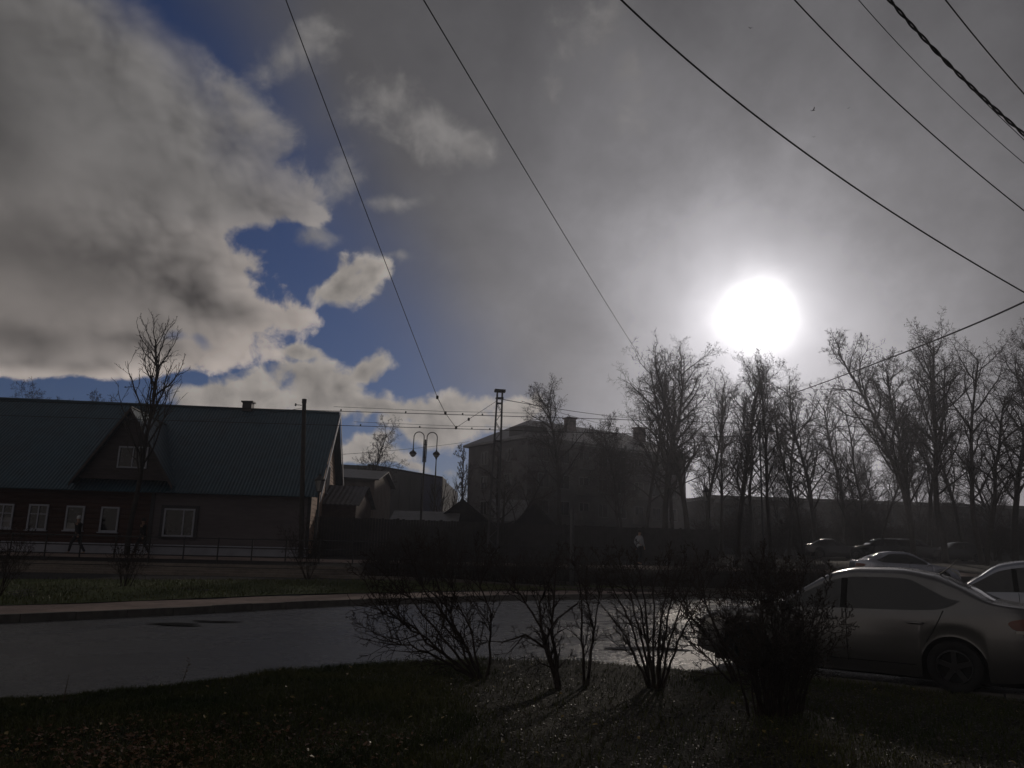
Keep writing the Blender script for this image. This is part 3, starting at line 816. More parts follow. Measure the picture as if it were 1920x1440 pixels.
simple_house('cream_building', 'low cream rendered building with thin eaves behind the ribbed annex', [(C0.x-2, C0.y), (C1.x, C1.y), (C1.x, C1.y+8), (C0.x-2, C0.y+8)], 1.2, C0.z, C0.z+0.9, M_CREAM, M_SLATE, over=0.4, wins=((0, 0.55, 0.8, 2.6, 4.2),))
b = MB(); lo = at(690, 948, 48)
hall0, hall1 = at(625, 868, 78), at(830, 897, 84)
HZ = hall0.z
# hall
HLo = Vector((hall0.x-14, hall0.y-3, 1.5)); E = empty('industrial_hall', HLo); tag(E, 'big windowless grey industrial hall beyond the ornate street lamp', 'hall')
L3 = Vector((hall1.x, hall1.y, 0)); am = at(690, 873, 80); A3 = Vector((am.x, am.y, 0)); B3 = Vector((HLo.x, HLo.y, 0))
bk = Vector((0.3, 22, 0))
def sh3(p, z): return Vector((p.x, p.y, z)) - HLo
b = MB(); b.prism([sh3(B3, 1.0), sh3(A3, 1.0), sh3(A3, HZ), sh3(B3, HZ)], bk); b.build('wall', M_HALL, E)
b = MB(); n = 7
for i in range(n):
    t0, t1 = i/n, (i+1)/n-0.008; p0, p1 = A3.lerp(L3, t0), A3.lerp(L3, t1)
    zt = lambda t: am.z + (hall1.z-am.z)*t
    pb = MB(); pb.prism([sh3(p0, 1.0), sh3(p1, 1.0), sh3(p1, zt(t1)), sh3(p0, zt(t0))], bk*0.01); pb.build('wall_panel', M_HALL if i < 5 else M_BLUEW, E)
b.prism([sh3(A3, 0.9)+bk*0.011, sh3(L3, 0.9)+bk*0.011, sh3(L3, hall1.z-0.02)+bk*0.011, sh3(A3, am.z-0.02)+bk*0.011], bk*0.95); b.build('side_wall', M_HALL, E)
b = MB(); a_, c_ = sh3(A3, am.z)+Vector((0, -0.1, 0)), sh3(L3, hall1.z)+Vector((0, -0.1, 0)); th = Vector((0, 0, 0.18)); b.hexa([a_, c_, c_+bk*0.2, a_+bk*0.2, a_+th, c_+th, c_+bk*0.2+th, a_+bk*0.2+th]); b.build('parapet', M_DTRIM, E)

# sheds behind the fence
M_SHED = mat('tarred_boards', (0.026, 0.024, 0.025), 0.8, 0.2, var=0.3, scale=3)
def shed(pxl, pxr, pyb, pyr, Y, depth, label, wm=M_SHED, rm=M_SHED, ridge='across', zb=1.0):
    a_, c_ = at(pxl, pyb, Y), at(pxr, pyb + (pxr-pxl)*0.023, Y+0.3); r_ = at((pxl+pxr)/2, pyr, Y)
    return simple_house('garden_shed', label, [(a_.x, a_.y), (c_.x, c_.y), (c_.x, c_.y+depth), (a_.x, a_.y+depth)], zb, a_.z, r_.z if ridge == 'across' else r_.z, wm, rm, ridge=ridge, over=0.25, cat='shed', group='sheds behind the board fence')
shed(808, 925, 984, 938, 50, 6, 'dark gabled shed behind the fence left of the lattice mast')
shed(962, 1042, 985, 946, 52, 5, 'narrow steep gabled shed behind the fence right of the lattice mast')
shed(735, 850, 983, 958, 47.5, 5, 'low grey roofed shed beneath the ornate double street lamp', ridge='long', rm=M_SLATE)
shed(925, 985, 975, 935, 56, 5, 'pale small shed behind the lattice mast', ridge='long', wm=M_STUCCO, rm=M_SLATE)

# ------------------------------------------------------------------ four storey apartment block
ZB = 1.5
K0 = at(990, 822, 80); eave = K0.z
fd = Vector((0.80, 0.60, 0)); fdn = Vector((0.60, -0.80, 0)); ed = Vector((-0.60, 0.80, 0))
c0 = Vector((K0.x, K0.y, 0)); LEN, DEP = 24.6, 11.0
AB = empty('apartment_block', (c0.x, c0.y, ZB)); tag(AB, 'four storey grey apartment block with hipped roof and two chimneys', 'apartment block')
ob = Vector((c0.x, c0.y, ZB))
front = Wall((0, 0, 0), fd, fdn); front.c = Vector((0, 0, 0)); endw = Wall((0, 0, 0), ed, -fd)
H = eave - ZB
b = MB()
cs = [Vector((0,0,0)), fd*LEN, fd*LEN+ed*DEP, ed*DEP]
for i in range(4):
    p, q = cs[i], cs[(i+1) % 4]; b.quad(p+Vector((0,0,-0.5)), q+Vector((0,0,-0.5)), q+Vector((0,0,H)), p+Vector((0,0,H)))
b.build('wall', M_STUCCO, AB)
b = MB(); ov = 0.5; RH = 2.9
e = [c-(fd+ed)*ov*s0 if False else None for c, s0 in ((cs[0], 1),)]
e = [-fd*ov-ed*ov, fd*(LEN+ov)-ed*ov, fd*(LEN+ov)+ed*(DEP+ov), -fd*ov+ed*(DEP+ov)]
ra, rb = fd*(4.5)+ed*(DEP/2), fd*(LEN-4.5)+ed*(DEP/2)
zz = Vector((0, 0, H)); zr = Vector((0, 0, H+RH)); th = Vector((0, 0, 0.25))
e = [p+zz for p in e]; ra += zr; rb += zr
for poly in ((e[0], e[1], rb, ra), (e[1], e[2], rb), (e[2], e[3], ra, rb), (e[3], e[0], ra)):
    n = len(b.v); b.v += [tuple(p+th) for p in poly]; b.f.append(tuple(range(n, n+len(poly))))
for i in range(4): b.quad(e[i], e[(i+1) % 4], e[(i+1) % 4]+th, e[i]+th)
b.f.append(tuple(range(len(b.v), len(b.v)+4))[::-1]); b.v += [tuple(p) for p in e]
arf = b.build('roof', M_SLATE, AB)
for (u, v, h, sx) in ((9.3, 4.0, 3.6, 1.0), (20.2, 3.4, 3.6, 1.2)):
    b = MB(); c = fd*u + ed*v + Vector((0, 0, H+h/2)); Mz = Matrix.Rotation(math.atan2(fd.y, fd.x), 3, 'Z')
    b.box(c, (sx, 1.0, h), Mz); b.box(c+Vector((0, 0, h/2+0.08)), (sx+0.25, 1.25, 0.18), Mz); b.build('chimney', M_BRICK, arf)
b = MB(); b.box(fd*1.6+ed*2.0+Vector((0, 0, H+0.75)), (3.2, 2.6, 1.5), Matrix.Rotation(math.atan2(fd.y, fd.x), 3, 'Z')); b.build('roof_dormer', M_DARKB, arf)
st = H/4.15
wmesh = None
for r_ in range(4):
    z0 = 0.95 + r_*st
    for k in range(8):
        u = 1.4 + k*2.85
        window(front, u, u+1.5, z0, z0+1.5, AB, frame=M_HALL, fr=0.09, mull=(0.45,), off=0.012, sill=False)
    for k in range(2):
        u = 2.6 + k*4.4
        window(endw, u, u+1.3, z0, z0+1.5, AB, frame=M_HALL, fr=0.09, mull=(0.5,), off=0.012, sill=False)
for k in (2, 5):
    for r_ in (1, 2, 3):
        b = MB(); z0 = 0.45 + r_*st; u = 1.1 + k*2.85
        b.hexa([front.p(u, z0, 0.02), front.p(u+2.2, z0, 0.02), front.p(u+2.2, z0, 1.0), front.p(u, z0, 1.0), front.p(u, z0+0.14, 0.02), front.p(u+2.2, z0+0.14, 0.02), front.p(u+2.2, z0+0.14, 1.0), front.p(u, z0+0.14, 1.0)])
        for (a0, a1, o0, o1) in ((0, 2.2, 0.95, 1.0), (0, 0.05, 0.02, 0.949), (2.15, 2.2, 0.02, 0.949)):
            front.slab(b, u+a0, u+a1, z0+0.142, z0+1.05, o0, o1)
        b.build('balcony', M_STUCCO, AB)

# ------------------------------------------------------------------ long low building behind the park
P0, P1 = at(1338, 934, 92), at(2050, 940, 100)
LB = empty('long_building', (P0.x, P0.y, 1.55)); tag(LB, 'long dark flat roofed building behind the park trees', 'building')
d = Vector((P1.x-P0.x, P1.y-P0.y, 0)); L = d.length; d.normalize(); n_ = Vector((d.y, -d.x, 0)); hh = P0.z-1.55
b = MB(); b.prism([Vector((0,0,-0.5)), d*L+Vector((0,0,-0.5)), d*L+Vector((0,0,hh)), Vector((0,0,hh))], -n_*12); b.build('wall', M_DARKB, LB)
b = MB(); b.prism([Vector((0,0,hh+.002))-d*0.3+n_*0.3, d*(L+.3)+Vector((0,0,hh+.002))+n_*0.3, d*(L+.3)+Vector((0,0,hh+0.35))+n_*0.3, Vector((0,0,hh+0.35))-d*0.3+n_*0.3], -n_*12.6); b.build('roof', M_SLATE, LB)
lw = Wall((0,0,0), d, n_)
for r_ in range(2):
    for k in range(int(L/3.4)):
        window(lw, 1.2+k*3.4, 2.9+k*3.4, 0.9+r_*3.2, 2.6+r_*3.2, LB, fr=0.1, mull=(0.5,), off=0.01, sill=False, frame=M_DARKB)
Q0, Q1 = at(1296, 946, 100), at(1338, 948, 100)
simple_house('corner_house', 'low grey house left of the long dark building', [(Q0.x, Q0.y), (Q1.x-0.5, Q1.y), (Q1.x-0.5, Q1.y+8), (Q0.x, Q0.y+8)], 1.5, Q0.z, Q0.z+1.0, M_HALL, M_SLATE, over=0.3)

# ------------------------------------------------------------------ bare trees and shrubs
def seg_mesh(name, segs, n=3, tips=None, tip=0.03):
    S = np.array([(*a, *b_, r, q) for a, b_, r, q in segs], float)
    p, q, r1, r2 = S[:, :3], S[:, 3:6], S[:, 6:7], S[:, 7:8]
    t = q-p; t /= np.maximum(np.linalg.norm(t, axis=1, keepdims=True), 1e-9)
    ref = np.where(np.abs(t[:, 2:3]) > 0.9, np.array([[1.0, 0.1, 0]]), np.array([[0.05, 0.1, 1.0]]))
    a = np.cross(t, ref); a /= np.linalg.norm(a, axis=1, keepdims=True); c = np.cross(t, a)
    N = len(S); V = np.empty((N, 2*n, 3))
    for k in range(n):
        w = 2*np.pi*k/n; o = a*np.cos(w) + c*np.sin(w)
        V[:, k] = p + o*r1; V[:, n+k] = q + o*r2
    base = (np.arange(N)*2*n)[:, None]
    Fq = np.concatenate([base + np.array([k, (k+1) % n, n+(k+1) % n, n+k]) for k in range(n)])
    V = V.reshape(-1, 3)
    extra = 0
    if tips is not None and len(tips):
        T = np.array(tips); m = len(T); e1 = RNG.normal(size=(m, 3)); e1 /= np.linalg.norm(e1, axis=1, keepdims=True)
        e2 = np.cross(e1, RNG.normal(size=(m, 3))); e2 /= np.linalg.norm(e2, axis=1, keepdims=True)
        s = tip*RNG.uniform(0.5, 1.3, (m, 1)); W = np.stack([T-e1*s, T-e2*s*0.6, T+e1*s, T+e2*s*0.6], 1).reshape(-1, 3)
        Fq = np.concatenate([Fq, len(V) + np.arange(m*4).reshape(-1, 4)]); V = np.concatenate([V, W])
    me = bpy.data.meshes.new(name)
    me.vertices.add(len(V)); me.vertices.foreach_set('co', V.ravel())
    me.loops.add(Fq.size); me.loops.foreach_set('vertex_index', Fq.ravel().astype(np.int32))
    me.polygons.add(len(Fq)); me.polygons.foreach_set('loop_start', np.arange(len(Fq), dtype=np.int32)*4); me.polygons.foreach_set('loop_total', np.full(len(Fq), 4, np.int32))
    me.update(calc_edges=True); me.validate(); return me

def rvec(r): return Vector((r.gauss(0, 1), r.gauss(0, 1), r.gauss(0, 1)))
def grow(out, tips, r, p, d, L, rad, lvl, P):
    n = P['seg'][lvl]; p = Vector(p); d = Vector(d).normalized(); step = L/n; pos = []
    kids = P['kids'][lvl] if lvl < len(P['kids']) else 0
    for i in range(n):
        ra = rad*(1 - 0.75*i/n); rb = rad*(1 - 0.75*(i+1)/n)
        d = (d + rvec(r)*P['wob'][lvl] + Vector((0, 0, P['trop'][lvl]))).normalized()
        q = p + d*step; out.append((tuple(p), tuple(q), max(ra, P['rmin']), max(rb, P['rmin']), lvl)); pos.append((p.copy(), q.copy(), d.copy(), rb)); p = q
    if kids == 0:
        if r.random() < P['tipp']: tips.append(tuple(p))
        return
    kids = max(1, int(round(kids*r.uniform(0.75, 1.25))))
    az = r.uniform(0, 6.28)
    for k in range(kids):
        t = P['t0'][lvl] + (1-P['t0'][lvl])*((k+r.random())/kids); i = min(n-1, int(t*n)); a, q, dd, rb = pos[i]
        pt = a.lerp(q, t*n-i); az += 2.4 + r.uniform(-.5, .5)
        ax = dd.cross(Vector((math.cos(az), math.sin(az), 0.2))).normalized()
        ang = P['ang'][lvl]*r.uniform(0.75, 1.25)
        nd = dd*math.cos(ang) + ax*math.sin(ang)
        ll = L*P['rat'][lvl]*r.uniform(0.7, 1.2)*(1 - P['tap'][lvl]*t)
        grow(out, tips, r, pt, nd, ll, max(min(rb*0.8, rad*P['rr'][lvl]), P['rmin']), lvl+1, P)

PARK = dict(seg=(12, 7, 5, 4, 3), kids=(23, 10, 7, 4), wob=(0.06, 0.15, 0.19, 0.22, 0.25), trop=(0.03, 0.05, 0.02, 0.01, 0.0), t0=(0.28, 0.18, 0.12, 0.1),
            ang=(0.72, 0.72, 0.75, 0.8), rat=(0.42, 0.46, 0.46, 0.5), tap=(0.55, 0.35, 0.3, 0.3), rr=(0.34, 0.42, 0.45, 0.5), rmin=0.0062, tipp=0.12)
TALL = dict(PARK, ang=(0.58, 0.66, 0.72, 0.8), trop=(0.03, 0.08, 0.04, 0.02, 0.02), t0=(0.30, 0.15, 0.12, 0.1), rat=(0.36, 0.44, 0.46, 0.5), kids=(26, 11, 7, 4))
UPRT = dict(PARK, ang=(0.50, 0.45, 0.5, 0.5), trop=(0.02, 0.10, 0.10, 0.08, 0.05), kids=(23, 7, 3), seg=(12, 8, 6, 4), rat=(0.48, 0.38, 0.40), t0=(0.34, 0.2, 0.2), rmin=0.0085, tap=(0.72, 0.3, 0.3), tipp=0.02)
BUSH = dict(PARK, seg=(6, 5, 4, 3), kids=(9, 6, 5), t0=(0.15, 0.15, 0.1), ang=(0.5, 0.6, 0.7), rat=(0.55, 0.5, 0.5), trop=(0.05, 0.05, 0.04, 0.02), wob=(0.10, 0.14, 0.16, 0.2), rmin=0.008)

def tree_parts(seed, H, rad, P, lean=(0, 0), stems=1, spread=0.0, fork=None):
    r = random.Random(seed); segs, tips = [], []
    for s in range(stems):
        a = r.uniform(0, 6.28) if stems > 1 else 0; d = Vector((lean[0] + math.cos(a)*spread, lean[1] + math.sin(a)*spread, 1))
        grow(segs, tips, r, (math.cos(a)*rad*(stems > 1), math.sin(a)*rad*(stems > 1), -0.15), d, H*(1 if s == 0 else r.uniform(0.75, 1.0)), rad, 0, P)
    tr = [q[:4] for q in segs if q[4] <= 1 and q[2] > 0.03] or [q[:4] for q in segs if q[4] == 0]
    cr = [q[:4] for q in segs if not (q[4] <= 1 and q[2] > 0.03)] or tr[-3:]
    return seg_mesh('trunk', tr, 6), seg_mesh('crown', cr, 3, tips, 0.055)
def plant(name, label, cat, parts, loc, rz=0.0, sc=1.0, group=None, mt=None, mc=None, names=('trunk', 'crown'), sz=None):
    E = empty(name, loc, rz); E.scale = (sc, sc, sz or sc); tag(E, label, cat, group)
    link(names[0], parts[0], mt or M_BARK, E); link(names[1], parts[1], mc or M_TWIG, E)
    return E
def base_at(px, Y): 
    q = at(px, 1000, Y); return Vector((q.x, Y, zg(q.x, Y)-0.02))
def top_h(px, py, Y): return at(px, py, Y).z - zg(at(px, py, Y).x, Y)

KIND = [tree_parts(31, 15.0, 0.26, PARK), tree_parts(32, 15.0, 0.24, TALL), tree_parts(33, 15.0, 0.20, TALL, stems=2, spread=0.10),
        tree_parts(34, 15.0, 0.22, PARK, lean=(0.03, 0)), tree_parts(35, 15.0, 0.18, TALL), tree_parts(36, 15.0, 0.22, dict(PARK, kids=(17, 9, 6, 4)), stems=2, spread=0.13),
        tree_parts(37, 15.0, 0.19, dict(PARK, kids=(17, 8, 6, 3))), tree_parts(38, 15.0, 0.18, dict(TALL, kids=(18, 8, 6, 3)))]
PT = [(1245, 640, 56, 0, 0.3, 'big broad bare tree whose crown overlaps the right end of the apartment block'),
      (1290, 634, 54, 1, 1.9, 'tall dark bare tree just left of the sun'),
      (1352, 692, 60, 4, 4.0, 'slender bare tree directly beneath the left edge of the sun'),
      (1383, 668, 58, 1, 5.2, 'slim tall bare tree directly below the sun'),
      (1443, 680, 58, 4, 0.9, 'bare tree right of the double lamp under the sun'),
      (1478, 745, 66, 3, 2.2, 'low spreading bare tree right of the sun'),
      (1530, 706, 63, 0, 3.3, 'rounded bare tree where the rising cable passes'),
      (1585, 730, 66, 3, 1.1, 'thin crowned bare tree in the dip right of the sun'),
      (1648, 735, 60, 4, 2.7, 'short bare tree left of the tallest forked tree'),
      (1712, 592, 55, 2, 0.4, 'tallest forked bare tree on the right'),
      (1768, 614, 57, 1, 3.9, 'tall bare tree leaning against the forked tree'),
      (1842, 640, 54, 5, 1.3, 'dense dark multi-stemmed bare tree near the right edge'),
      (1898, 648, 57, 0, 5.0, 'broad bare tree at the right edge of the picture'),
      (1965, 600, 52, 3, 2.0, 'bare tree half out of the picture at far right')]
PT += [(1210, 672, 60, 6, 3.0, 'bare tree at the left edge of the park clump over the apartment roof'),
       (1262, 655, 58, 6, 0.8, 'open crowned bare tree between the two big trees left of the sun'),
       (1322, 672, 57, 7, 2.6, 'narrow bare tree at the right side of the clump left of the sun'),
       (1412, 705, 63, 6, 4.4, 'broad low bare tree between the slim trees below the sun'),
       (1505, 735, 60, 7, 5.5, 'thin bare tree just left of the rounded tree by the cable'),
       (1618, 742, 62, 6, 1.0, 'open low bare tree in the dip before the tall right trees'),
       (1738, 640, 60, 7, 2.1, 'broad bare tree close behind the tallest forked tree'),
       (1806, 660, 61, 7, 4.6, 'slender bare tree left of the dense dark tree near the right edge')]
UNDER = [(1410, 850, 74, 3, 0.3), (1465, 865, 78, 0, 1.4), (1555, 850, 76, 4, 2.4), (1615, 850, 74, 0, 3.4), (1660, 825, 72, 4, 4.4), (1735, 850, 76, 3, 5.3), (1800, 845, 73, 3, 0.9), (1870, 830, 72, 0, 1.9), (1325, 880, 80, 0, 4.0), (1505, 880, 73, 3, 0.7), (1590, 885, 82, 3, 5.9), (1695, 870, 80, 4, 3.7), (1770, 890, 80, 3, 4.9), (1835, 870, 80, 4, 2.2)]
def place_tree(px, py, Y, k, rz, label, group, wide=1.0):
    H = top_h(px, py, Y); s = H/16.7
    E = empty('bare_tree', base_at(px, Y), rz); E.scale = (s*wide, s*wide, s); tag(E, label, 'tree', group)
    for nm, me, m in (('trunk', KIND[k][0], M_BARK), ('crown', KIND[k][1], M_TWIG)): link(nm, me, m, E)
for px, py, Y, k, rz, lb_ in PT: place_tree(px, py, Y, k, rz, lb_, 'bare park trees on the right')
for px, py, Y, k, rz in UNDER: place_tree(px, py, Y, k, rz, 'low bare sapling in the back row behind the tall park trees', 'saplings in the back row of the park', 1.1)

# trees on the left and in the middle
t = tree_parts(51, top_h(285, 590, 37.0)*0.94, 0.15, UPRT, lean=(-0.05, 0))
plant('young_tree', 'upright young bare tree standing before the dormer of the wooden house', 'tree', t, base_at(243, 37.0), 0.4)
t = tree_parts(52, top_h(1057, 722, 58)*0.90, 0.20, dict(PARK, t0=(0.40, .18, .12, .1)), stems=1)
plant('bare_tree', 'round topped bare tree in front of the apartment block', 'tree', t, base_at(1050, 58), 2.0)
t = tree_parts(53, top_h(945, 838, 54), 0.14, dict(PARK, kids=(9, 7, 6, 3), t0=(0.18, .15, .12, .1), ang=(0.9, .7, .7, .8), rat=(.55, .46, .46, .5)), stems=3, spread=0.35)
plant('bare_tree', 'low wide spreading bare tree behind the lattice mast', 'tree', t, base_at(938, 54), 0.6)
t = tree_parts(54, top_h(664, 803, 66), 0.13, dict(PARK, rmin=0.007, kids=(16, 8, 6, 4)), stems=2, spread=0.15)
plant('bare_tree', 'bare tree rising behind the annex right of the sunlit gable', 'tree', t, base_at(668, 66), 1.0)
t = tree_parts(55, top_h(868, 838, 66), 0.14, dict(TALL, kids=(18, 7, 6, 4), tipp=0.4, rmin=0.008, rat=(.22, .42, .46, .5), t0=(.15, .15, .1, .1)))
plant('bare_tree', 'narrow dense dark tree at the left corner of the apartment block', 'tree', t, base_at(872, 66), 1.0)
t = tree_parts(56, top_h(840, 872, 72), 0.10, dict(UPRT, rmin=0.008, kids=(9, 5, 3)), stems=5, spread=0.3)
plant('bare_tree', 'twiggy bare thicket left of the narrow dense dark tree', 'tree', t, base_at(838, 72), 0.0)
t = tree_parts(57, top_h(1010, 870, 66), 0.12, dict(PARK, kids=(12, 7, 6, 3)), stems=2, spread=0.2)
plant('bare_tree', 'small bare tree against the corner of the apartment block', 'tree', t, base_at(1000, 70), 0.0)
for px, py, lb_ in ((65, 738, 'tip of a bare tree just above the house ridge at far left'), (145, 742, 'tip of a bare tree just above the house ridge left of the young tree')):
    t = tree_parts(60+px, top_h(px, py, 64)-0.9, 0.12, dict(PARK, rmin=0.007)); plant('bare_tree', lb_, 'tree', t, base_at(px, 64), 0.0)
t = tree_parts(58, top_h(1165, 800, 60), 0.12, PARK, stems=2, spread=0.12)
plant('bare_tree', 'slim bare tree in front of the apartment windows left of the big park trees', 'tree', t, base_at(1165, 62), 0.0)

# shrubs on the far verge
def shrub_parts(seed, H, P, stems, spread, rad=0.016):
    r = random.Random(seed); segs, tips = [], []
    for s in range(stems):
        a = r.uniform(0, 6.28); sp_ = spread*r.uniform(0.2, 1.0); d = Vector((math.cos(a)*sp_, math.sin(a)*sp_, 1)); o = r.uniform(0, 0.12)
        grow(segs, tips, r, (math.cos(a)*o, math.sin(a)*o, -0.05), d, H*r.uniform(0.6, 1.05), rad*r.uniform(.7, 1.2), 0, P)
    return seg_mesh('stems', [q[:4] for q in segs if q[4] == 0], 5), seg_mesh('twigs', [q[:4] for q in segs if q[4] > 0], 3, tips, 0.025)
UG = [shrub_parts(300+k, 3.2, dict(BUSH, rmin=0.009, tipp=0.3), 15, 0.8, 0.03) for k in range(3)]
for i_ in range(17):
    px = 1345 + i_*36 + (i_*37 % 17); Y = 64 + (i_*53 % 11); E = empty('park_shrub', base_at(px, Y), i_*1.3); sc_ = 0.8 + 0.12*(i_*7 % 5); E.scale = (sc_*1.3, sc_*1.3, sc_)
    tag(E, 'bare bushy shrub in the row of undergrowth along the long dark building', 'shrub', 'undergrowth shrubs in the park')
    link('stems', UG[i_ % 3][0], M_SHRUB, E); link('twigs', UG[i_ % 3][1], M_SHRUB, E)
VB = dict(BUSH, rmin=0.0035, tipp=0.35, kids=(7, 5, 4))
for px, py, Y, sd_, n_, sp_, lb_ in ((15, 1130, 20.0, 71, 9, 0.7, 'dark twiggy shrub on the verge at the left edge'), (245, 1112, 23.5, 72, 8, 0.7, 'twiggy shrub on the verge below the young tree'),
                           (585, 1085, 28.5, 73, 10, 0.7, 'twiggy shrub on the verge by the timber pole'), (800, 1095, 28.0, 74, 16, 1.0, 'wide low reddish shrub on the verge left of the lattice mast'),
                           (1010, 1098, 30.0, 75, 10, 0.9, 'low shrub on the verge right of the lattice mast'), (1280, 1095, 32.5, 76, 22, 0.8, 'low shrub on the verge right of the slim post'),
                           (1425, 1095, 33.0, 77, 22, 0.8, 'low shrub on the verge behind the dense near shrub')):
    q = at(px, 1000, Y); z = max(zg(q.x, Y), 0.04); H = max(1.3, {15: 1.6, 245: 1.7, 585: 1.9, 800: 1.7, 1010: 1.3, 1280: 1.5, 1425: 1.8}[px])
    plant('verge_shrub', lb_, 'shrub', shrub_parts(sd_, H, VB, n_, sp_), (q.x, Y, z), 0, 1, 'shrubs on the far verge', M_SHRUB, M_SHRUB, ('stems', 'twigs'))

# bare clipped hedge along the verge behind the pavement
r = random.Random(17); segs = []; main = []; hp = []
for px in range(690, 1620, 10):
    Y_ = 30.2 + (px-690)*0.0035; q = at(px, 1000, Y_); hp.append(Vector((q.x, Y_, zg(q.x, Y_))))
ho = hp[0]
for k in range(len(hp)-1):
    for m_ in range(14):
        p = hp[k].lerp(hp[k+1], r.random()) - ho + Vector((0, r.uniform(-0.45, 0.45), -0.05)); hh_ = float(np.interp(690+k*10, (690, 715, 860, 900, 1000, 1040, 1120, 1160, 1270, 1330, 1480, 1600), (0.7, 1.45, 1.5, 0.85, 0.8, 1.15, 1.0, 0.7, 0.85, 1.35, 1.5, 0.9)))*(1 + 0.16*math.sin(k*0.83+1) + 0.1*math.sin(k*2.1))*r.uniform(0.55, 1.15)
        d_ = Vector((r.uniform(-0.3, 0.3), r.uniform(-0.3, 0.3), 1)).normalized(); q = p + d_*hh_*0.5; e_ = q + (d_ + Vector((r.uniform(-.3, .3), r.uniform(-.3, .3), 0))).normalized()*hh_*0.5
        main.append((tuple(p), tuple(q), 0.011, 0.009)); main.append((tuple(q), tuple(e_), 0.009, 0.004))
        for t_ in range(9):
            a_ = p.lerp(q, r.random()) if t_ < 4 else q.lerp(e_, r.random()); dd = Vector((r.uniform(-1, 1), r.uniform(-1, 1), r.uniform(0.1, 1.2))).normalized(); b_ = a_ + dd*r.uniform(0.15, 0.4)
            segs.append((tuple(a_), tuple(b_), 0.0055, 0.004)); c_ = b_ + (dd + rvec(r)*0.4).normalized()*r.uniform(0.08, 0.25); segs.append((tuple(b_), tuple(c_), 0.004, 0.003))
E = empty('hedge', ho); tag(E, 'long low bare dark hedge on the verge behind the pavement', 'hedge')
link('stems', seg_mesh('stems', main, 4), M_SHRUB, E)['kind'] = 'stuff'; link('twigs', seg_mesh('twigs', segs, 3), M_SHRUB, E)['kind'] = 'stuff'

# the leafless shrubs in the near bed: main stems follow the photograph's stems at their own depths
NB = dict(seg=(5, 4, 3, 3), kids=(5, 4, 3), wob=(0.12, 0.16, 0.2, 0.2), trop=(0.06, 0.06, 0.04, 0.0), t0=(0.1, 0.12, 0.15), ang=(0.6, 0.65, 0.75), rat=(0.5, 0.5, 0.5), tap=(0.3,)*4, rr=(0.55, 0.6, 0.7), rmin=0.0034, tipp=0.03)
def near_shrub(label, base, Y, stems, seed, side=5, slen=0.62, rad=0.017, jit=0.25):
    r = random.Random(seed); o = at(base[0], base[1], Y); gz = zl(o.x, Y); o = Vector((o.x, Y, gz)); segs, tips = [], []; main = []
    for st_ in stems:
        y_end = Y + r.uniform(-jit, jit); pts = []
        m = len(st_)
        for i, (px, py) in enumerate(st_):
            yy = Y + (y_end-Y)*i/(m-1); p = at(px, py, yy)
            if i == 0: p = Vector((p.x, Y + r.uniform(-.06, .06), zl(p.x, Y)-0.03))
            pts.append(p - o)
        # refine with a little wander
        fine = [pts[0]]
        for a, b_ in zip(pts[:-1], pts[1:]):
            L = (b_-a).length; k = max(2, int(L/0.10))
            for q in range(1, k+1): fine.append(a.lerp(b_, q/k) + (rvec(r)*0.008 if q < k else Vector()))
        R_ = rad*r.uniform(0.75, 1.15); n = len(fine)
        for i in range(n-1):
            main.append((tuple(fine[i]), tuple(fine[i+1]), R_*(1-0.72*i/n), R_*(1-0.72*(i+1)/n)))
        az = r.uniform(0, 6.28)
        for k in range(side):
            t_ = r.uniform(0.28, 1.0); i = min(n-2, int(t_*(n-1))); d = (fine[i+1]-fine[i]).normalized(); az += 2.4
            ax = d.cross(Vector((math.cos(az), math.sin(az), .3))).normalized(); a = r.uniform(0.4, 0.9)
            grow(segs, tips, r, fine[i], d*math.cos(a) + ax*math.sin(a), slen*r.uniform(0.5, 1.2), R_*0.42, 1, NB)
        grow(segs, tips, r, fine[-1], fine[-1]-fine[-2], slen*0.9, R_*0.35, 0, NB)
    E = empty('bare_shrub', o); tag(E, label, 'shrub', 'leafless shrubs in the near bed')
    link('stems', seg_mesh('stems', main, 6), M_SHRUB, E); link('twigs', seg_mesh('twigs', [q[:4] for q in segs], 3, tips, 0.014), M_SHRUB, E)
near_shrub('bare shrub with stems arching far to the left, leftmost in the soil bed', (902, 1272), 9.6,
    [[(902,1285),(800,1222),(722,1196)], [(900,1282),(840,1208),(781,1136),(745,1100)], [(900,1280),(882,1178),(856,1125),(845,1088)], [(905,1280),(862,1190),(815,1130),(790,1097)],
     [(908,1280),(918,1245),(921,1151),(905,1110),(898,1088)], [(897,1282),(790,1190),(735,1150)], [(895,1280),(868,1215),(830,1120),(818,1088)], [(898,1284),(830,1225),(745,1160),(712,1130)]], 81, side=11, slen=0.55, rad=0.023)
near_shrub('bare shrub with one thick stem leaning left, second in the soil bed', (1050, 1300), 9.2,
    [[(1052,1310),(1017,1181),(976,1114),(950,1088)], [(1045,1300),(1017,1185),(1012,1130),(1030,1088)], [(1050,1305),(1022,1215),(985,1190),(942,1204)], [(1050,1305),(1024,1200),(1045,1160),(1070,1140)], [(1048,1305),(1035,1180),(1040,1098)]], 82, side=7, slen=0.42, rad=0.026)
near_shrub('slight bare shrub of three upright stems right of the leaning shrub', (1100, 1268), 9.5,
    [[(1094,1268),(1089,1117),(1085,1088)], [(1100,1268),(1113,1180),(1098,1110),(1090,1088)], [(1102,1268),(1112,1190),(1124,1117),(1132,1088)]], 86, side=6, slen=0.38, rad=0.018)
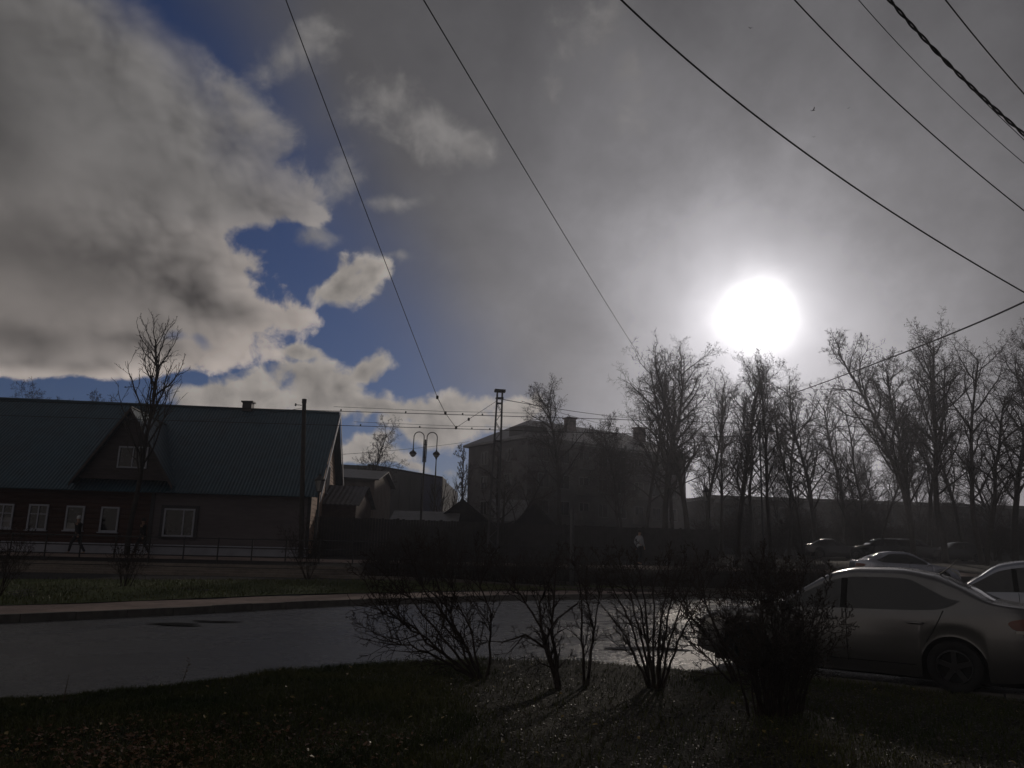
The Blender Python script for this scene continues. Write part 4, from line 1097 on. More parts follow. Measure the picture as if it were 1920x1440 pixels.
near_shrub('vase shaped bare shrub of many straight stems in the middle of the bed', (1228, 1290), 9.3,
    [[(1222,1292),(1190,1190),(1160,1125),(1140,1088)], [(1224,1292),(1200,1190),(1180,1110),(1170,1085)], [(1226,1292),(1214,1190),(1205,1110),(1200,1082)], [(1228,1292),(1225,1190),(1226,1100),(1230,1082)],
     [(1232,1292),(1245,1200),(1262,1110),(1270,1085)], [(1236,1292),(1256,1200),(1278,1130),(1300,1092)], [(1220,1290),(1175,1195),(1130,1138)], [(1240,1290),(1270,1205),(1300,1150),(1320,1110)], [(1230,1292),(1238,1180),(1250,1098)],
     [(1226,1290),(1205,1160),(1188,1095)]], 83, side=6, slen=0.38, rad=0.020)
near_shrub('bare shrub leaning left against the dense dark shrub', (1378, 1272), 9.6,
    [[(1380,1280),(1366,1252),(1317,1177),(1287,1151),(1262,1110)], [(1384,1278),(1350,1200),(1320,1120),(1310,1088)], [(1378,1280),(1330,1235),(1290,1200)], [(1382,1280),(1345,1210),(1300,1180),(1275,1140)]], 84, side=8, slen=0.42, rad=0.018)
r = random.Random(5); sts = []
for k in range(40):
    a = max(-1.3, min(1.3, r.gauss(0, 0.6))); b0 = 1458 + a*34 + r.uniform(-10, 10); e = 1448 + a*90 + r.uniform(-22, 22); tp = r.uniform(1085, 1230) + abs(a)*25
    sts.append([(b0, 1372), ((b0*0.6+e*0.4) + r.uniform(-8, 8), 1250), (e, tp)])
near_shrub('big dense dark bare shrub in front of the parked silver car', (1462, 1370), 7.7, sts, 85, side=6, slen=0.34, rad=0.012, jit=0.45)

# weeds standing in the grass at the lawn edge
M_WEED = mat('dry_weed', (0.085, 0.055, 0.028), 0.7, 0.3, var=0.4, scale=9)
for pts_, sd_, lb_ in (([(338,1292),(348,1262),(356,1236)], 3, 'leafy weed stalk standing up at the lawn edge'), ([(118,1318),(124,1290),(130,1264)], 4, 'bare thin weed stalk at the left of the lawn edge')):
    r = random.Random(sd_); Y = 8.9 if sd_ == 3 else 7.9
    o = at(*pts_[0], Y); o.z = zl(o.x, o.y); P_ = [at(x, y, Y)-o for x, y in pts_]; P_[0] = Vector((0, 0, -0.03))
    E = empty('weed', o); tag(E, lb_, 'weed', 'weeds at the lawn edge')
    b = MB(); b.tube(P_, [0.005, 0.004, 0.002], 5); b.build('stalk', M_WEED, E)
    for k in range(9 if sd_ == 3 else 4):
        t_ = r.uniform(0.35, 1); p = P_[0].lerp(P_[1], t_*2) if t_ < .5 else P_[1].lerp(P_[2], t_*2-1); a = r.uniform(0, 6.28); s = 0.045 if sd_ == 3 else 0.02
        d = Vector((math.cos(a), math.sin(a), 0.5)).normalized()*s; w = d.cross(Vector((0, 0, 1))).normalized()*s*0.3
        b = MB(); b.quad(p, p+d*0.5+w, p+d, p+d*0.5-w); b.build('leaf', M_WEED, E)

# ------------------------------------------------------------------ masts, poles, lamps
pb = at(922, 1062, 36.3); pt_ = at(937, 735, 36.3); zb = zg(pb.x, pb.y)
H = pt_.z - zb
mast = empty('lattice_mast', (pb.x, pb.y, zb)); tag(mast, 'tall lattice steel tram mast rising above the railing', 'mast'); mast.rotation_euler = (0, 0.02, 0.15)
wb, wt_ = 0.24, 0.12
for s in (-1, 1):               # two channel legs that lean together
    for q in (-1, 1):
        b = MB(); b.hexa([(s*wb-0.030, q*0.13-0.02, -0.1), (s*wb+0.030, q*0.13-0.02, -0.1), (s*wb+0.030, q*0.13+0.02, -0.1), (s*wb-0.030, q*0.13+0.02, -0.1),
                    (s*wt_-0.030, q*0.09-0.02, H), (s*wt_+0.030, q*0.09-0.02, H), (s*wt_+0.030, q*0.09+0.02, H), (s*wt_-0.030, q*0.09+0.02, H)]); b.build('leg', M_STEEL, mast)
n = 16
for k in range(n):
    z0, z1 = 0.35 + k*(H-0.9)/n, 0.35 + (k+1)*(H-0.9)/n; w = lambda z: wb + (wt_-wb)*z/H
    for q in (-1, 1):
        s = 1 if k % 2 else -1; b = MB(); b.tube([(s*w(z0), q*0.13, z0), (-s*w(z1), q*0.12, z1)], 0.014, 4); b.build('lacing_bar', M_STEEL, mast)
    if k % 4 == 3: b = MB(); b.box((0, 0, z1), (2*w(z1), 0.22, 0.05)); b.build('tie_plate', M_STEEL, mast)
b = MB(); b.box((0, 0, H+0.06), (0.52, 0.30, 0.12)); b.box((0, 0, H-0.3), (0.36, 0.28, 0.06)); b.build('cap_plate', M_IRON, mast)

tb, tt = at(564, 1050, 38.5), at(570.5, 752, 38.5); zb = zg(tb.x, tb.y)
pole = empty('timber_pole', (tb.x, tb.y, zb)); tag(pole, 'dark pole with a small insulator in front of the house end', 'pole')
b = MB(); b.tube([(0, 0, -0.1), (tt.x-tb.x, 0, tt.z-zb)], [0.13, 0.10], 10); b.build('shaft', M_BARK, pole)
b = MB(); p = Vector((tt.x-tb.x, 0, tt.z-zb)); b.lathe([(0.001, 0.12), (0.12, 0.10), (0.12, -0.10), (0.10, -0.12)], p, 10); b.build('cap', M_IRON, pole)
b = MB(); b.tube([p+Vector((-0.1, 0, -0.22)), p+Vector((-0.42, 0, -0.20))], 0.018, 6); b.lathe([(0.01, 0.10), (0.05, 0.07), (0.03, 0.03), (0.055, 0.0), (0.02, -0.05)], p+Vector((-0.42, 0, -0.22)), 8); b.build('insulator', M_IRON, pole)

def bell_lamp(parent, c, s=1.0, m=None):
    b = MB(); b.lathe([(0.02, 0.22), (0.05, 0.16), (0.06, 0.10), (0.20, 0.0), (0.23, -0.10), (0.21, -0.12)], n=14); b.v = [(x*s+c[0], y*s+c[1], z*s+c[2]) for x, y, z in b.v]; h = b.build('lamp_shade', M_IRON, parent, True)
    b = MB(); b.lathe([(0.20, -0.10), (0.18, -0.17), (0.10, -0.27), (0.001, -0.31)], n=14); b.v = [(x*s+c[0], y*s+c[1], z*s+c[2]) for x, y, z in b.v]; b.build('lamp_globe', m or M_LAMPG, h, True)
def double_lamp(px, pyb, pyt, Y, half, label, arc=True, rz=0.0, drop=1.0):
    p0 = at(px, pyb, Y); q = at(px, pyt, Y); z0 = zg(p0.x, Y); H = q.z - z0
    E = empty('street_lamp', (p0.x, Y, z0), rz); tag(E, label, 'street lamp'); E.rotation_euler = (0, 0.012, rz)
    b = MB(); b.lathe([(0.001, -0.1), (0.20, -0.1), (0.20, 0.25), (0.13, 0.4), (0.10, 1.2), (0.075, 1.3), (0.06, H*0.55), (0.05, H-0.6)], n=12); b.build('post', M_IRON, E, True)
    for s in (-1, 1):
        b = MB(); pts = [(s*0.09, 0, H-2.0), (s*0.09, 0, H-0.45)]
        R_ = half-0.09
        for k in range(1, 13):
            w = math.pi*k/12 if arc else math.pi*k/12
            pts.append((s*(0.09 + R_/2 - R_/2*math.cos(w)), 0, H-0.45 + (R_*0.5)*math.sin(w)))
        pts.append((s*half, 0, H-0.45-drop*0.75)); b.tube(pts, 0.03, 6); b.build('arm', M_IRON, E, True)
        bell_lamp(E, (s*half, 0, H-0.45-drop*0.75-0.2), 1.0)
    b = MB(); b.box((0, 0, H-0.9), (0.24, 0.06, 0.05)); b.box((0, 0, H-1.7), (0.24, 0.06, 0.05)); b.build('bracket', M_IRON, E)
double_lamp(789, 960, 806, 47.5, 0.72, 'ornate street lamp with two curled arms and hanging lanterns')
double_lamp(1428, 960, 770, 54.0, 0.85, 'double armed park lamp with bell shades below the sun')
def single_lantern(px, pyb, pyt, Y, label, s=1.0):
    p0 = at(px, pyb, Y); q = at(px, pyt, Y); z0 = zg(p0.x, Y); H = q.z - z0
    E = empty('lantern_post', (p0.x, Y, z0)); tag(E, label, 'street lamp', 'lantern posts')
    b = MB(); b.lathe([(0.001, -0.1), (0.13, -0.1), (0.12, 0.3), (0.06, 0.5), (0.05, H-0.75*s)], n=10); b.build('post', M_IRON, E, True)
    b = MB(); h0 = H-0.72*s
    for k in range(6):
        w = 2*math.pi*k/6; b.tube([(0.10*s*math.cos(w), 0.10*s*math.sin(w), h0), (0.19*s*math.cos(w), 0.19*s*math.sin(w), h0+0.45*s)], 0.013, 4)
    b.lathe([(0.05, h0-0.06), (0.11*s, h0), (0.001, h0+0.01)], n=6); b.lathe([(0.24*s, h0+0.44*s), (0.22*s, h0+0.48*s), (0.08*s, h0+0.62*s), (0.05*s, h0+0.70*s), (0.001, h0+0.74*s)], n=6); b.build('lantern_frame', M_IRON, E)
    b = MB(); b.lathe([(0.095*s, h0+0.012), (0.18*s, h0+0.43*s)], n=6); b.build('lantern_glass', M_LAMPG, E)
single_lantern(590, 1030, 888, 39.6, 'lantern post in front of the sunlit gable', 1.25)
single_lantern(1327, 985, 912, 62, 'lantern post left of the long dark building', 1.6)
# camera pole and the plain slim posts
p0, q = at(814, 950, 52), at(817.5, 852, 52); z0 = zg(p0.x, 52)
E = empty('camera_pole', (p0.x, 52, z0)); tag(E, 'thin tapering pole with a small round head right of the ornate lamp', 'pole')
b = MB(); b.lathe([(0.16, -0.1), (0.15, 2.6), (0.07, 2.7), (0.055, (q.z-z0)*0.72), (0.03, q.z-z0-0.3)], n=10); b.build('shaft', M_IRON, E, True)
b = MB(); b.lathe([(0.001, 0.16), (0.15, 0.13), (0.17, 0.02), (0.08, -0.10), (0.03, -0.3)], (0, 0, q.z-z0-0.1), 12); b.build('head', M_IRON, E, True)
p0, q = at(1072, 1102, 30.5), at(1072, 955, 30.5); z0 = zg(p0.x, p0.y)
E = empty('slim_post', (p0.x, p0.y, z0)); tag(E, 'plain slim grey post standing on the verge before the railing', 'post')
b = MB(); b.tube([(0, 0, -0.1), (0, 0, q.z-z0)], 0.085, 10); b.build('shaft', M_STEEL, E, True)
b = MB(); b.lathe([(0.09, 0), (0.095, 0.03), (0.001, 0.06)], (0, 0, q.z-z0), 10); b.build('cap', M_IRON, E)

# ------------------------------------------------------------------ overhead wires
def quad_curve(a, m, c, ts):    # through a at 0, m at 0.5, c at 1
    return [a*(2*t*t-3*t+1) + m*(4*t-4*t*t) + c*(2*t*t-t) for t in ts]
def wire(name, label, a, m, c, rad, t0=0.0, t1=1.0, n=40, group=None, cat='cable'):
    ts = np.linspace(t0, t1, n); pts = quad_curve(a, m, c, ts); b = MB(); b.tube(pts, rad, 6)
    o = b.build(name, M_WIRE, origin=pts[n//2], smooth=True); tag(o, label, cat, group); return o, pts
G = 'overhead cables'
wire('overhead_cable', 'thick black cable sweeping from top centre to the right edge above the sun', at(1165, 0, 9), at(1537, 306, 11.5), at(1920, 548, 14), 0.014, -0.5, 1.5, group=G)
wire('overhead_cable', 'black cable at upper right below the twisted cable', at(1490, 0, 8.5), at(1706, 214, 10), at(1920, 395, 11.5), 0.010, -0.6, 1.9, group=G)
wire('overhead_cable', 'hair thin wire just left of the twisted cable', at(1610, 0, 8.0), at(1766, 166, 9), at(1920, 306, 10), 0.0055, -0.6, 1.9, group=G)
wire('overhead_cable', 'black cable crossing the top right corner', at(1773, 0, 7.5), at(1848, 93, 8), at(1920, 176, 8.5), 0.0085, -1.2, 2.5, group=G)
wire('overhead_cable', 'cable rising from the park trees to the right edge', at(1500, 733, 50), at(1700, 659, 33), at(1920, 566, 22), 0.030, -0.1, 1.5, group=G)
# the twisted pair: two strands wound about each other, and a slack loop
pts = quad_curve(at(1668, 0, 7.8), at(1790, 132, 8.4), at(1920, 252, 9.0), np.linspace(-0.9, 2.0, 240))
E = empty('twisted_cable', pts[120]); tag(E, 'thick twisted black cable at the upper right', 'cable', G)
for ph in (0, math.pi):
    b = MB(); q = []
    for i, p in enumerate(pts):
        t = (pts[min(i+1, 239)]-pts[max(i-1, 0)]).normalized(); a = t.cross(Vector((0, 0, 1))).normalized(); c = t.cross(a); w = i*0.42 + ph
        q.append(p + (a*math.cos(w) + c*math.sin(w))*0.013 - pts[120])
    b.tube(q, 0.0125, 6); b.build('strand', M_WIRE, E, True)
pl = quad_curve(at(1700, 33, 7.9), at(1806, 150, 8.45), at(1920, 262, 9.0), np.linspace(0, 1.6, 60))
b = MB(); b.tube([p - pts[120] for p in pl], 0.005, 5); b.build('slack_strand', M_WIRE, E, True)
# tram wires
def node(b, p, s=0.05): b.lathe([(0.001, s*1.6), (s, s), (s, -s), (0.001, -s*1.6)], p, 6)
c1 = [at(835, 777, 31.0)]; cz = c1[0].z; c2 = at(855, 804, 34.0); cz2 = c2.z
for nm, y0, zc, bx, lb_ in (('contact_wire', c1[0].y, cz, c1[0].x, 'near tram contact wire running level across the house roof'), ('contact_wire', c2.y, cz2, c2.x, 'far tram contact wire running level across the house roof')):
    E = empty(nm, (bx, y0, zc)); tag(E, lb_, 'tram wire', 'tram wires')
    b = MB(); b.tube([(x-bx, 0.05*(x-bx), 0.02*math.sin((x-bx)*0.09)) for x in np.arange(-36, 40, 2.0)], 0.014, 5); b.build('wire', M_WIRE, E)
    b = MB(); b.tube([(x-bx, 0.05*(x-bx), 0.12+0.10*abs(math.sin((x-bx)*0.12))) for x in np.arange(bx-4.5, bx+4.5, 0.5)], 0.008, 5); b.build('messenger_wire', M_WIRE, E)
    for dx_ in (-4.2, -1.6, 0, 0.7, 1.5, 3.9):
        b = MB(); node(b, (dx_, 0.05*dx_, 0.04), 0.030); b.build('clamp', M_WIRE, E)
A_ = at(540, 0, 13.0); B_ = at(820, 745, 29.5); C_ = c1[0] + Vector((0, 0, 0.05)); D_ = c2 + Vector((0, 0, 0.05)); E_ = at(931, 752, 36.2)
sp_ = empty('span_wire', B_); tag(sp_, 'span wire dropping from the top to the tram wires beside the lattice mast', 'tram wire', 'tram wires')
far = A_ + (A_-B_)*0.6
b = MB(); b.tube([q - B_ for q in quad_curve(far, (far+B_)/2 - Vector((0, 0, 0.10)), B_, np.linspace(0, 1, 24))], 0.011, 5); b.build('wire', M_WIRE, sp_)
b = MB(); b.tube([B_-B_, C_-B_, D_-B_], 0.013, 5); b.build('wire', M_WIRE, sp_)
b = MB(); b.tube([D_-B_, E_-B_], 0.010, 5); b.build('wire', M_WIRE, sp_)
for p in (B_, C_, D_, D_.lerp(E_, 0.3)):
    b = MB(); node(b, p-B_, 0.05); b.build('insulator', M_WIRE, sp_)
A_ = at(805, 0, 12.0); B_ = at(1213, 688, 52); far = A_ + (A_-B_)*0.3
wire('span_wire', 'long thin span wire running from the top down to the park trees', far, (far+B_)/2 - Vector((0, 0, 0.25)), B_, 0.012, 0, 1, group='tram wires', cat='tram wire')
for i, (p0, p1, r_, lb_) in enumerate(((at(943, 749, 36.3), at(1200, 785, 60), 0.018, 'upper wire from the lattice mast to the park trees'), (at(978, 752, 40), at(1190, 808, 62), 0.014, 'lower wire from the lattice mast to the park trees'),
                     (at(640, 852, 60), at(880, 828, 84), 0.016, 'thin wire passing behind the ornate lamp'), (at(572, 764, 38.5), at(340, 790, 41), 0.010, 'service wire slanting from the pole down to the house roof'),
                     (at(1500, 733, 50), at(1640, 724, 55), 0.010, 'thin wire in the crowns right of the sun'))):
    wire('overhead_cable', lb_, p0, (p0+p1)/2 - Vector((0, 0, 0.12)), p1, r_, 0, 1, 16, group=G)

# ------------------------------------------------------------------ birds
M_BIRD = mat('bird_plumage', (0.02, 0.02, 0.02), 0.8)
for i, (px, py, Y, s, lb_) in enumerate(((1525, 207, 60, 1.0, 'largest distant bird with raised wings above the sun'), (1591, 203, 75, 0.5, 'tiny distant bird right of the largest bird'), (1526, 257, 75, 0.5, 'tiny distant bird below the largest bird'), (1407, 53, 70, 0.7, 'distant bird near the top centre right of the sky'))):
    p = at(px, py, Y); E = empty('flying_bird', p, 0.6*i); tag(E, lb_, 'bird', 'distant birds'); E.scale = (s, s, s)
    b = MB(); b.lathe([(0.001, -0.16), (0.03, -0.10), (0.045, 0), (0.03, 0.09), (0.025, 0.12), (0.001, 0.17)], n=8, axis='X'); b.tri((-0.15, 0, 0), (-0.26, 0.04, 0), (-0.26, -0.04, 0)); b.build('body', M_BIRD, E, True)
    for w in (-1, 1):
        b = MB(); b.quad((0.06, 0, 0.01), (-0.05, 0, 0.01), (-0.04, w*0.18, 0.10), (0.07, w*0.16, 0.10)); b.quad((0.07, w*0.16, 0.10), (-0.04, w*0.18, 0.10), (-0.07, w*0.36, 0.13), (0.0, w*0.34, 0.13)); b.build('wing', M_BIRD, E)

# ------------------------------------------------------------------ cars
M_TYRE = mat('tyre_rubber', (0.016, 0.016, 0.017), 0.85, 0.2, var=0.2)
M_RIM = mat('rim_alloy', (0.035, 0.035, 0.038), 0.4, 0.5, metal=0.6, var=0.2)
M_CGLASS = mat('car_glass', (0.010, 0.010, 0.012), 0.05, 0.6, var=0.1)
M_UNDER = mat('underbody', (0.012, 0.012, 0.012), 0.9, 0.1)
M_TAIL = mat('tail_lamp_red', (0.14, 0.030, 0.014), 0.15, 0.6, var=0.2)
M_TAILW = mat('reverse_lamp', (0.40, 0.38, 0.34), 0.2, 0.6, var=0.1)
M_SEAM = mat('panel_gap', (0.008, 0.008, 0.008), 0.9, 0.0)
def paint(name, col): return mat(name, col, 0.27, 0.5, metal=0.8, var=0.08, scale=2, coat=0.5)
P_SILV = paint('silver_beige_paint', (0.166, 0.162, 0.162)); P_GREY = paint('grey_blue_paint', (0.26, 0.27, 0.31)); P_DIM = paint('dull_grey_paint', (0.06, 0.06, 0.066)); P_WHITE = paint('white_blue_paint', (0.46, 0.47, 0.54)); P_DARK = paint('dark_paint', (0.05, 0.05, 0.055)); P_BEIGE = paint('pale_paint', (0.11, 0.108, 0.11))

SEDAN = dict(L=4.38, W=0.85, wf=1.36, wr=-1.19, R=0.305, top=[(2.19, .42), (2.175, .58), (2.08, .70), (1.75, .80), (1.30, .88), (0.98, .945), (0.62, 1.17), (0.22, 1.395), (-0.10, 1.455), (-0.55, 1.460), (-0.95, 1.405), (-1.30, 1.27), (-1.66, 1.085), (-1.85, 1.055), (-2.05, 1.035), (-2.13, .97), (-2.17, .72), (-2.19, .45)],
             belt=[(2.19, .40), (2.0, .66), (1.2, .84), (0.6, .90), (-0.8, .94), (-1.5, .985), (-2.0, .96), (-2.19, .42)], cow=(0.96, 0.24), rear=(-1.00, -1.64), win=(0.86, -1.30), gap=(0.02, -1.06))
SUV = dict(L=4.4, W=0.90, wf=1.35, wr=-1.25, R=0.34, top=[(2.2, .46), (2.17, .70), (2.05, .86), (1.6, .98), (1.0, 1.07), (0.62, 1.30), (0.25, 1.53), (-0.2, 1.60), (-1.0, 1.60), (-1.6, 1.55), (-1.9, 1.35), (-2.08, 1.10), (-2.16, .95), (-2.2, .5)],
           belt=[(2.2, .44), (2.0, .78), (1.2, .96), (0.6, 1.02), (-0.8, 1.06), (-1.5, 1.10), (-2.0, 1.06), (-2.2, .46)], cow=(0.98, 0.27), rear=(-1.62, -2.05), win=(0.82, -1.66), gap=(0.02, -1.0))
def interp(pts, x):
    q = sorted(pts); xs = [a for a, _ in q]; ys = [b_ for _, b_ in q]
    # smooth cubic through the points
    i = max(0, min(len(xs)-2, int(np.searchsorted(xs, x)-1))); x0, x1 = xs[i], xs[i+1]; t_ = (x-x0)/(x1-x0)
    def sl(k):
        if k <= 0: return (ys[1]-ys[0])/(xs[1]-xs[0])
        if k >= len(xs)-1: return (ys[-1]-ys[-2])/(xs[-1]-xs[-2])
        a, b_ = (ys[k]-ys[k-1])/(xs[k]-xs[k-1]), (ys[k+1]-ys[k])/(xs[k+1]-xs[k])
        return 0.0 if a*b_ <= 0 else 2*a*b_/(a+b_)
    m0, m1 = sl(i)*(x1-x0), sl(i+1)*(x1-x0)
    return (2*t_**3-3*t_**2+1)*ys[i] + (t_**3-2*t_**2+t_)*m0 + (-2*t_**3+3*t_**2)*ys[i+1] + (t_**3-t_**2)*m1
def make_car(label, S, pt, loc, yaw, group=None, detail=True, antenna=False):
    L2, W = S['L']/2, S['W']; E = empty('parked_car', loc, yaw); tag(E, label, 'car', group)
    def ring(x):
        s = min(1, abs(x)/L2); Ws = W*(1 - 0.07*s**3 - 0.24*s**9); zt = interp(S['top'], x); zs = min(interp(S['belt'], x), zt-0.02)
        zb_ = 0.155 + 0.10*s**8
        arch = zb_
        for xc in (S['wf'], S['wr']):
            Ra = S['R']+0.055
            if abs(x-xc) < Ra: arch = max(arch, 0.0 + S['R'] + math.sqrt(Ra*Ra-(x-xc)**2))
        c = min(1, max(0, (zt-zs-0.03)/0.40)); wr_ = Ws*(0.955*(1-c) + 0.70*c)
        zq = lambda f: arch + (zs-arch)*f
        R = [(0.95 + 0.04*(arch > zb_+.02), zq(0)), (0.985, zq(.12)), (1.0, zq(.35)), (1.0, zq(.62)), (0.985, zq(.84)), (0.958, zq(1.0))]
        R = [(Ws*a, z) for a, z in R]
        re = (wr_, zt - 0.075*c - 0.012)
        for f in (0.05, 0.33, 0.66): R.append((R[5][0] + (re[0]-R[5][0])*f, zs + (re[1]-zs)*f))
        R += [re, (wr_*0.93, zt-0.038*c-0.007), (wr_*0.78, zt-0.014*c-0.003), (wr_*0.45, zt-0.004*c), (0.0, zt)]
        return R
    xs = sorted(set([round(v, 3) for v in list(np.linspace(-L2, L2, 100)) + [-L2+0.004, -L2+0.012, -L2+0.03, L2-0.004, L2-0.012, L2-0.03]] +
                    [round(xc + k*(S['R']+0.055)*1.0, 3) for xc in (S['wf'], S['wr']) for k in (-.999, -.97, -.9, .9, .97, .999)]))
    b = MB(); rows = []
    for x in xs:
        R = ring(x); rows.append([(x, y, z) for y, z in R] + [(x, -y, z) for y, z in R[-2::-1]])
    b.grid(rows); m = len(rows[0]); N = len(rows)
    b.f.append(tuple(range(m))); b.f.append(tuple(range((N-1)*m, N*m))[::-1])
    body = b.build('body', pt, E, True)
    b = MB(); b.box((0, 0, 0.32), (S['L']-0.5, W*1.30, 0.44)); b.build('underbody', M_UNDER, E)
    def side(x, z, off=0.0, sg=1):
        R = ring(x)[:10]
        for (y0, z0), (y1, z1) in zip(R[:-1], R[1:]):
            if z0 <= z <= z1 and z1 > z0: y = y0 + (y1-y0)*(z-z0)/(z1-z0); return (x, sg*(y+off), z)
        return (x, sg*(R[-1][0]+off) if z > R[-1][1] else sg*(R[0][0]+off), z)
    sides = (1, -1)
    x1, x0 = S['win']
    for sg in sides:
        b = MB(); rows = []
        for k in range(33):
            x = x0 + (x1-x0)*k/32; R = ring(x); lo, hi_ = R[5][1]+0.015 + 0.09*(1-min(1.0, max(0.0, (x-x0)/0.28)))**2, R[9][1]-0.035
            hi_ = lo + max(0.004, (hi_-lo)*min(1.0, max(0.0, (x-x0)/0.55))**0.5); rows.append([side(x, lo + (hi_-lo)*q/5, 0.004, sg) for q in range(6)])
        b.grid(rows); wn = b.build('side_window', M_CGLASS, E, True)
        if detail:
            for gx_ in (S['gap'][0]+0.03, ):
                R = ring(gx_); b = MB(); rows = [[side(gx_+o, R[5][1]+.02 + (R[9][1]-.04-R[5][1]-.02)*q/4, 0.007, sg) for q in range(5)] for o in (-0.04, 0.04)]; b.grid(rows); b.build('door_pillar', M_UNDER, wn)
    for (xa, xb, nm) in ((S['cow'][0], S['cow'][1], 'windscreen'), (S['rear'][0], S['rear'][1], 'rear_window')):
        b = MB(); rows = []
        for k in range(15):
            x = xa + (xb-xa)*k/14; R = ring(x); row = []
            pr = [R[10], R[11], R[12], R[13]]
            for y, z in pr: row.append((x, y*0.97, z+0.005))
            row += [(x, -y*0.97, z+0.005) for y, z in pr[-2::-1]]; rows.append(row)
        b.grid(rows); b.build(nm, M_CGLASS, E, True)
    wm = None
    for xc in (S['wf'], S['wr']):
        for sg in (1, -1):
            r_ = S['R']; b = MB(); b.lathe([(r_*0.64, -0.085), (r_*0.88, -0.098), (r_*0.97, -0.085), (r_, -0.05), (r_, 0.05), (r_*0.97, 0.085), (r_*0.88, 0.098), (r_*0.64, 0.085), (r_*0.62, 0.04), (0.05, 0.02)], n=28, axis='Y')
            w = b.build('wheel', M_TYRE, E, True); w.location = (xc, sg*(W-0.115), r_)
            if detail or sg:
                b = MB(); b.lathe([(r_*0.66, 0.088), (r_*0.62, 0.092), (r_*0.60, 0.06)], n=24, axis='Y'); b.lathe([(0.001, 0.075), (0.05, 0.075), (0.06, 0.05)], n=12, axis='Y')
                for k in range(5):
                    a = 2*math.pi*k/5+0.3; ca, sa = math.cos(a), math.sin(a); Mx = Matrix(((ca, 0, -sa), (0, 1, 0), (sa, 0, ca)))
                    b.box((ca*r_*0.33, 0.068, sa*r_*0.33), (r_*0.58, 0.02, 0.055), Mx)
                rm = b.build('rim', M_RIM, w, False)
                if sg < 0: rm.rotation_euler = (0, 0, math.pi)
    if detail:
        for sg in sides:
            for gx_ in (S['gap'][0], S['wf']-0.42):
                b = MB(); R = ring(gx_); pts = [side(gx_, 0.28 + (R[5][1]-0.28)*q/8, 0.002, sg) for q in range(9)]; b.tube(pts, 0.006, 4); b.build('door_seam', M_SEAM, body)
            b = MB(); pts = []
            for q in range(11):
                f = q/10; z = 0.98 - 0.40*f; x = S['gap'][1]-0.06 + 0.06*math.sin(f*2.0)*1.0 + 0.16*f*f; pts.append(side(x, min(z, ring(x)[5][1]-.002), 0.002, sg))
            b.tube(pts, 0.006, 4); b.build('door_seam', M_SEAM, body)
            b = MB(); pts = [side(x, 0.30, 0.002, sg) for x in np.linspace(S['wf']-0.42, S['wr']+0.42, 8)]; b.tube(pts, 0.006, 4); b.build('door_seam', M_SEAM, body)
            for hx in (-0.80, 0.22):
                c = Vector(side(hx, 0.80, 0.014, sg)); b = MB(); b.tube([c+Vector((-0.10, 0, 0)), c+Vector((-0.07, sg*0.016, 0)), c+Vector((0.07, sg*0.016, 0)), c+Vector((0.10, 0, 0))], [0.010, 0.017, 0.017, 0.010], 8); b.build('door_handle', pt, E, True)
            c = Vector(side(0.80, 0.92, 0.09, sg)); b = MB(); b.lathe([(0.001, -0.10), (0.055, -0.08), (0.075, 0), (0.055, 0.08), (0.001, 0.10)], c, 10, 'Y'); b.build('wing_mirror', pt, E, True)
            # tail lamp wrapped round the rear corner
            b = MB(); rows = []
            for k in range(12):
                f = k/11; x = -L2+0.005 + (0.40-0.005)*f; hh_ = 0.15*math.sqrt(max(0.0, 1-(f)**2.4)); zc_ = 0.86 - 0.02*f
                rows.append([side(x, min(zc_-0.10*math.sqrt(max(0, 1-f**2.4)) + (hh_+0.02)*q/5, ring(x)[9][1]-.004), 0.006, sg) for q in range(6)])
            b.grid(rows); tl = b.build('tail_lamp', M_TAIL, E, True)
            b = MB(); rows = []
            for k in range(8):
                f = k/7; x = -L2+0.005 + 0.33*f; zc_ = 0.77
                rows.append([side(x, zc_-0.03+0.035*q/2, 0.008, sg) for q in range(3)])
            b.grid(rows); b.build('reverse_lamp', M_TAILW, tl, True)
            b = MB(); rows = []
            for k in range(8):
                f = k/7; x = L2-0.05-0.42*f; zt_ = ring(x)[5][1]
                rows.append([side(x, zt_-0.16*(1-0.6*f)+0.14*(1-.6*f)*q/3, 0.005, sg) for q in range(4)])
            b.grid(rows); b.build('headlamp', M_TAILW, E, True)
    if antenna:
        b = MB(); b.tube([(-1.02, 0, 1.385), (-1.16, 0, 1.50), (-1.25, 0, 1.60)], [0.012, 0.006, 0.005], 6); b.build('antenna', M_WIRE, E)
    return E
# near silver saloon: rear nearer than its nose
rw = gr(1796, 1301, -0.04); h = Vector((-0.81, 0.586, 0)).normalized(); lf = Vector((-h.y, h.x, 0))
c = Vector((rw.x, rw.y, -0.035)) - h*SEDAN['wr'] - lf*(SEDAN['W']-0.10)
make_car('silver beige saloon car parked at the kerb behind the shrubs, nearest of all', SEDAN, P_SILV, c, math.atan2(h.y, h.x), 'parked cars', antenna=True)
h2 = Vector((-0.86, 0.51, 0)).normalized(); q = at(1905, 1050, 14.4)
make_car('grey car with a tall roof parked just beyond the nearest car', SUV, P_GREY, Vector((q.x+0.1, 14.6, -0.035)), math.atan2(h2.y, h2.x), 'parked cars')
q = at(1690, 1034, 35.5); z = zg(q.x, 35.5)
make_car('pale blue white saloon facing right beyond the two near cars', SEDAN, P_WHITE, Vector((q.x, 35.5, max(z, q.z-1.46))), math.radians(-8), 'parked cars')
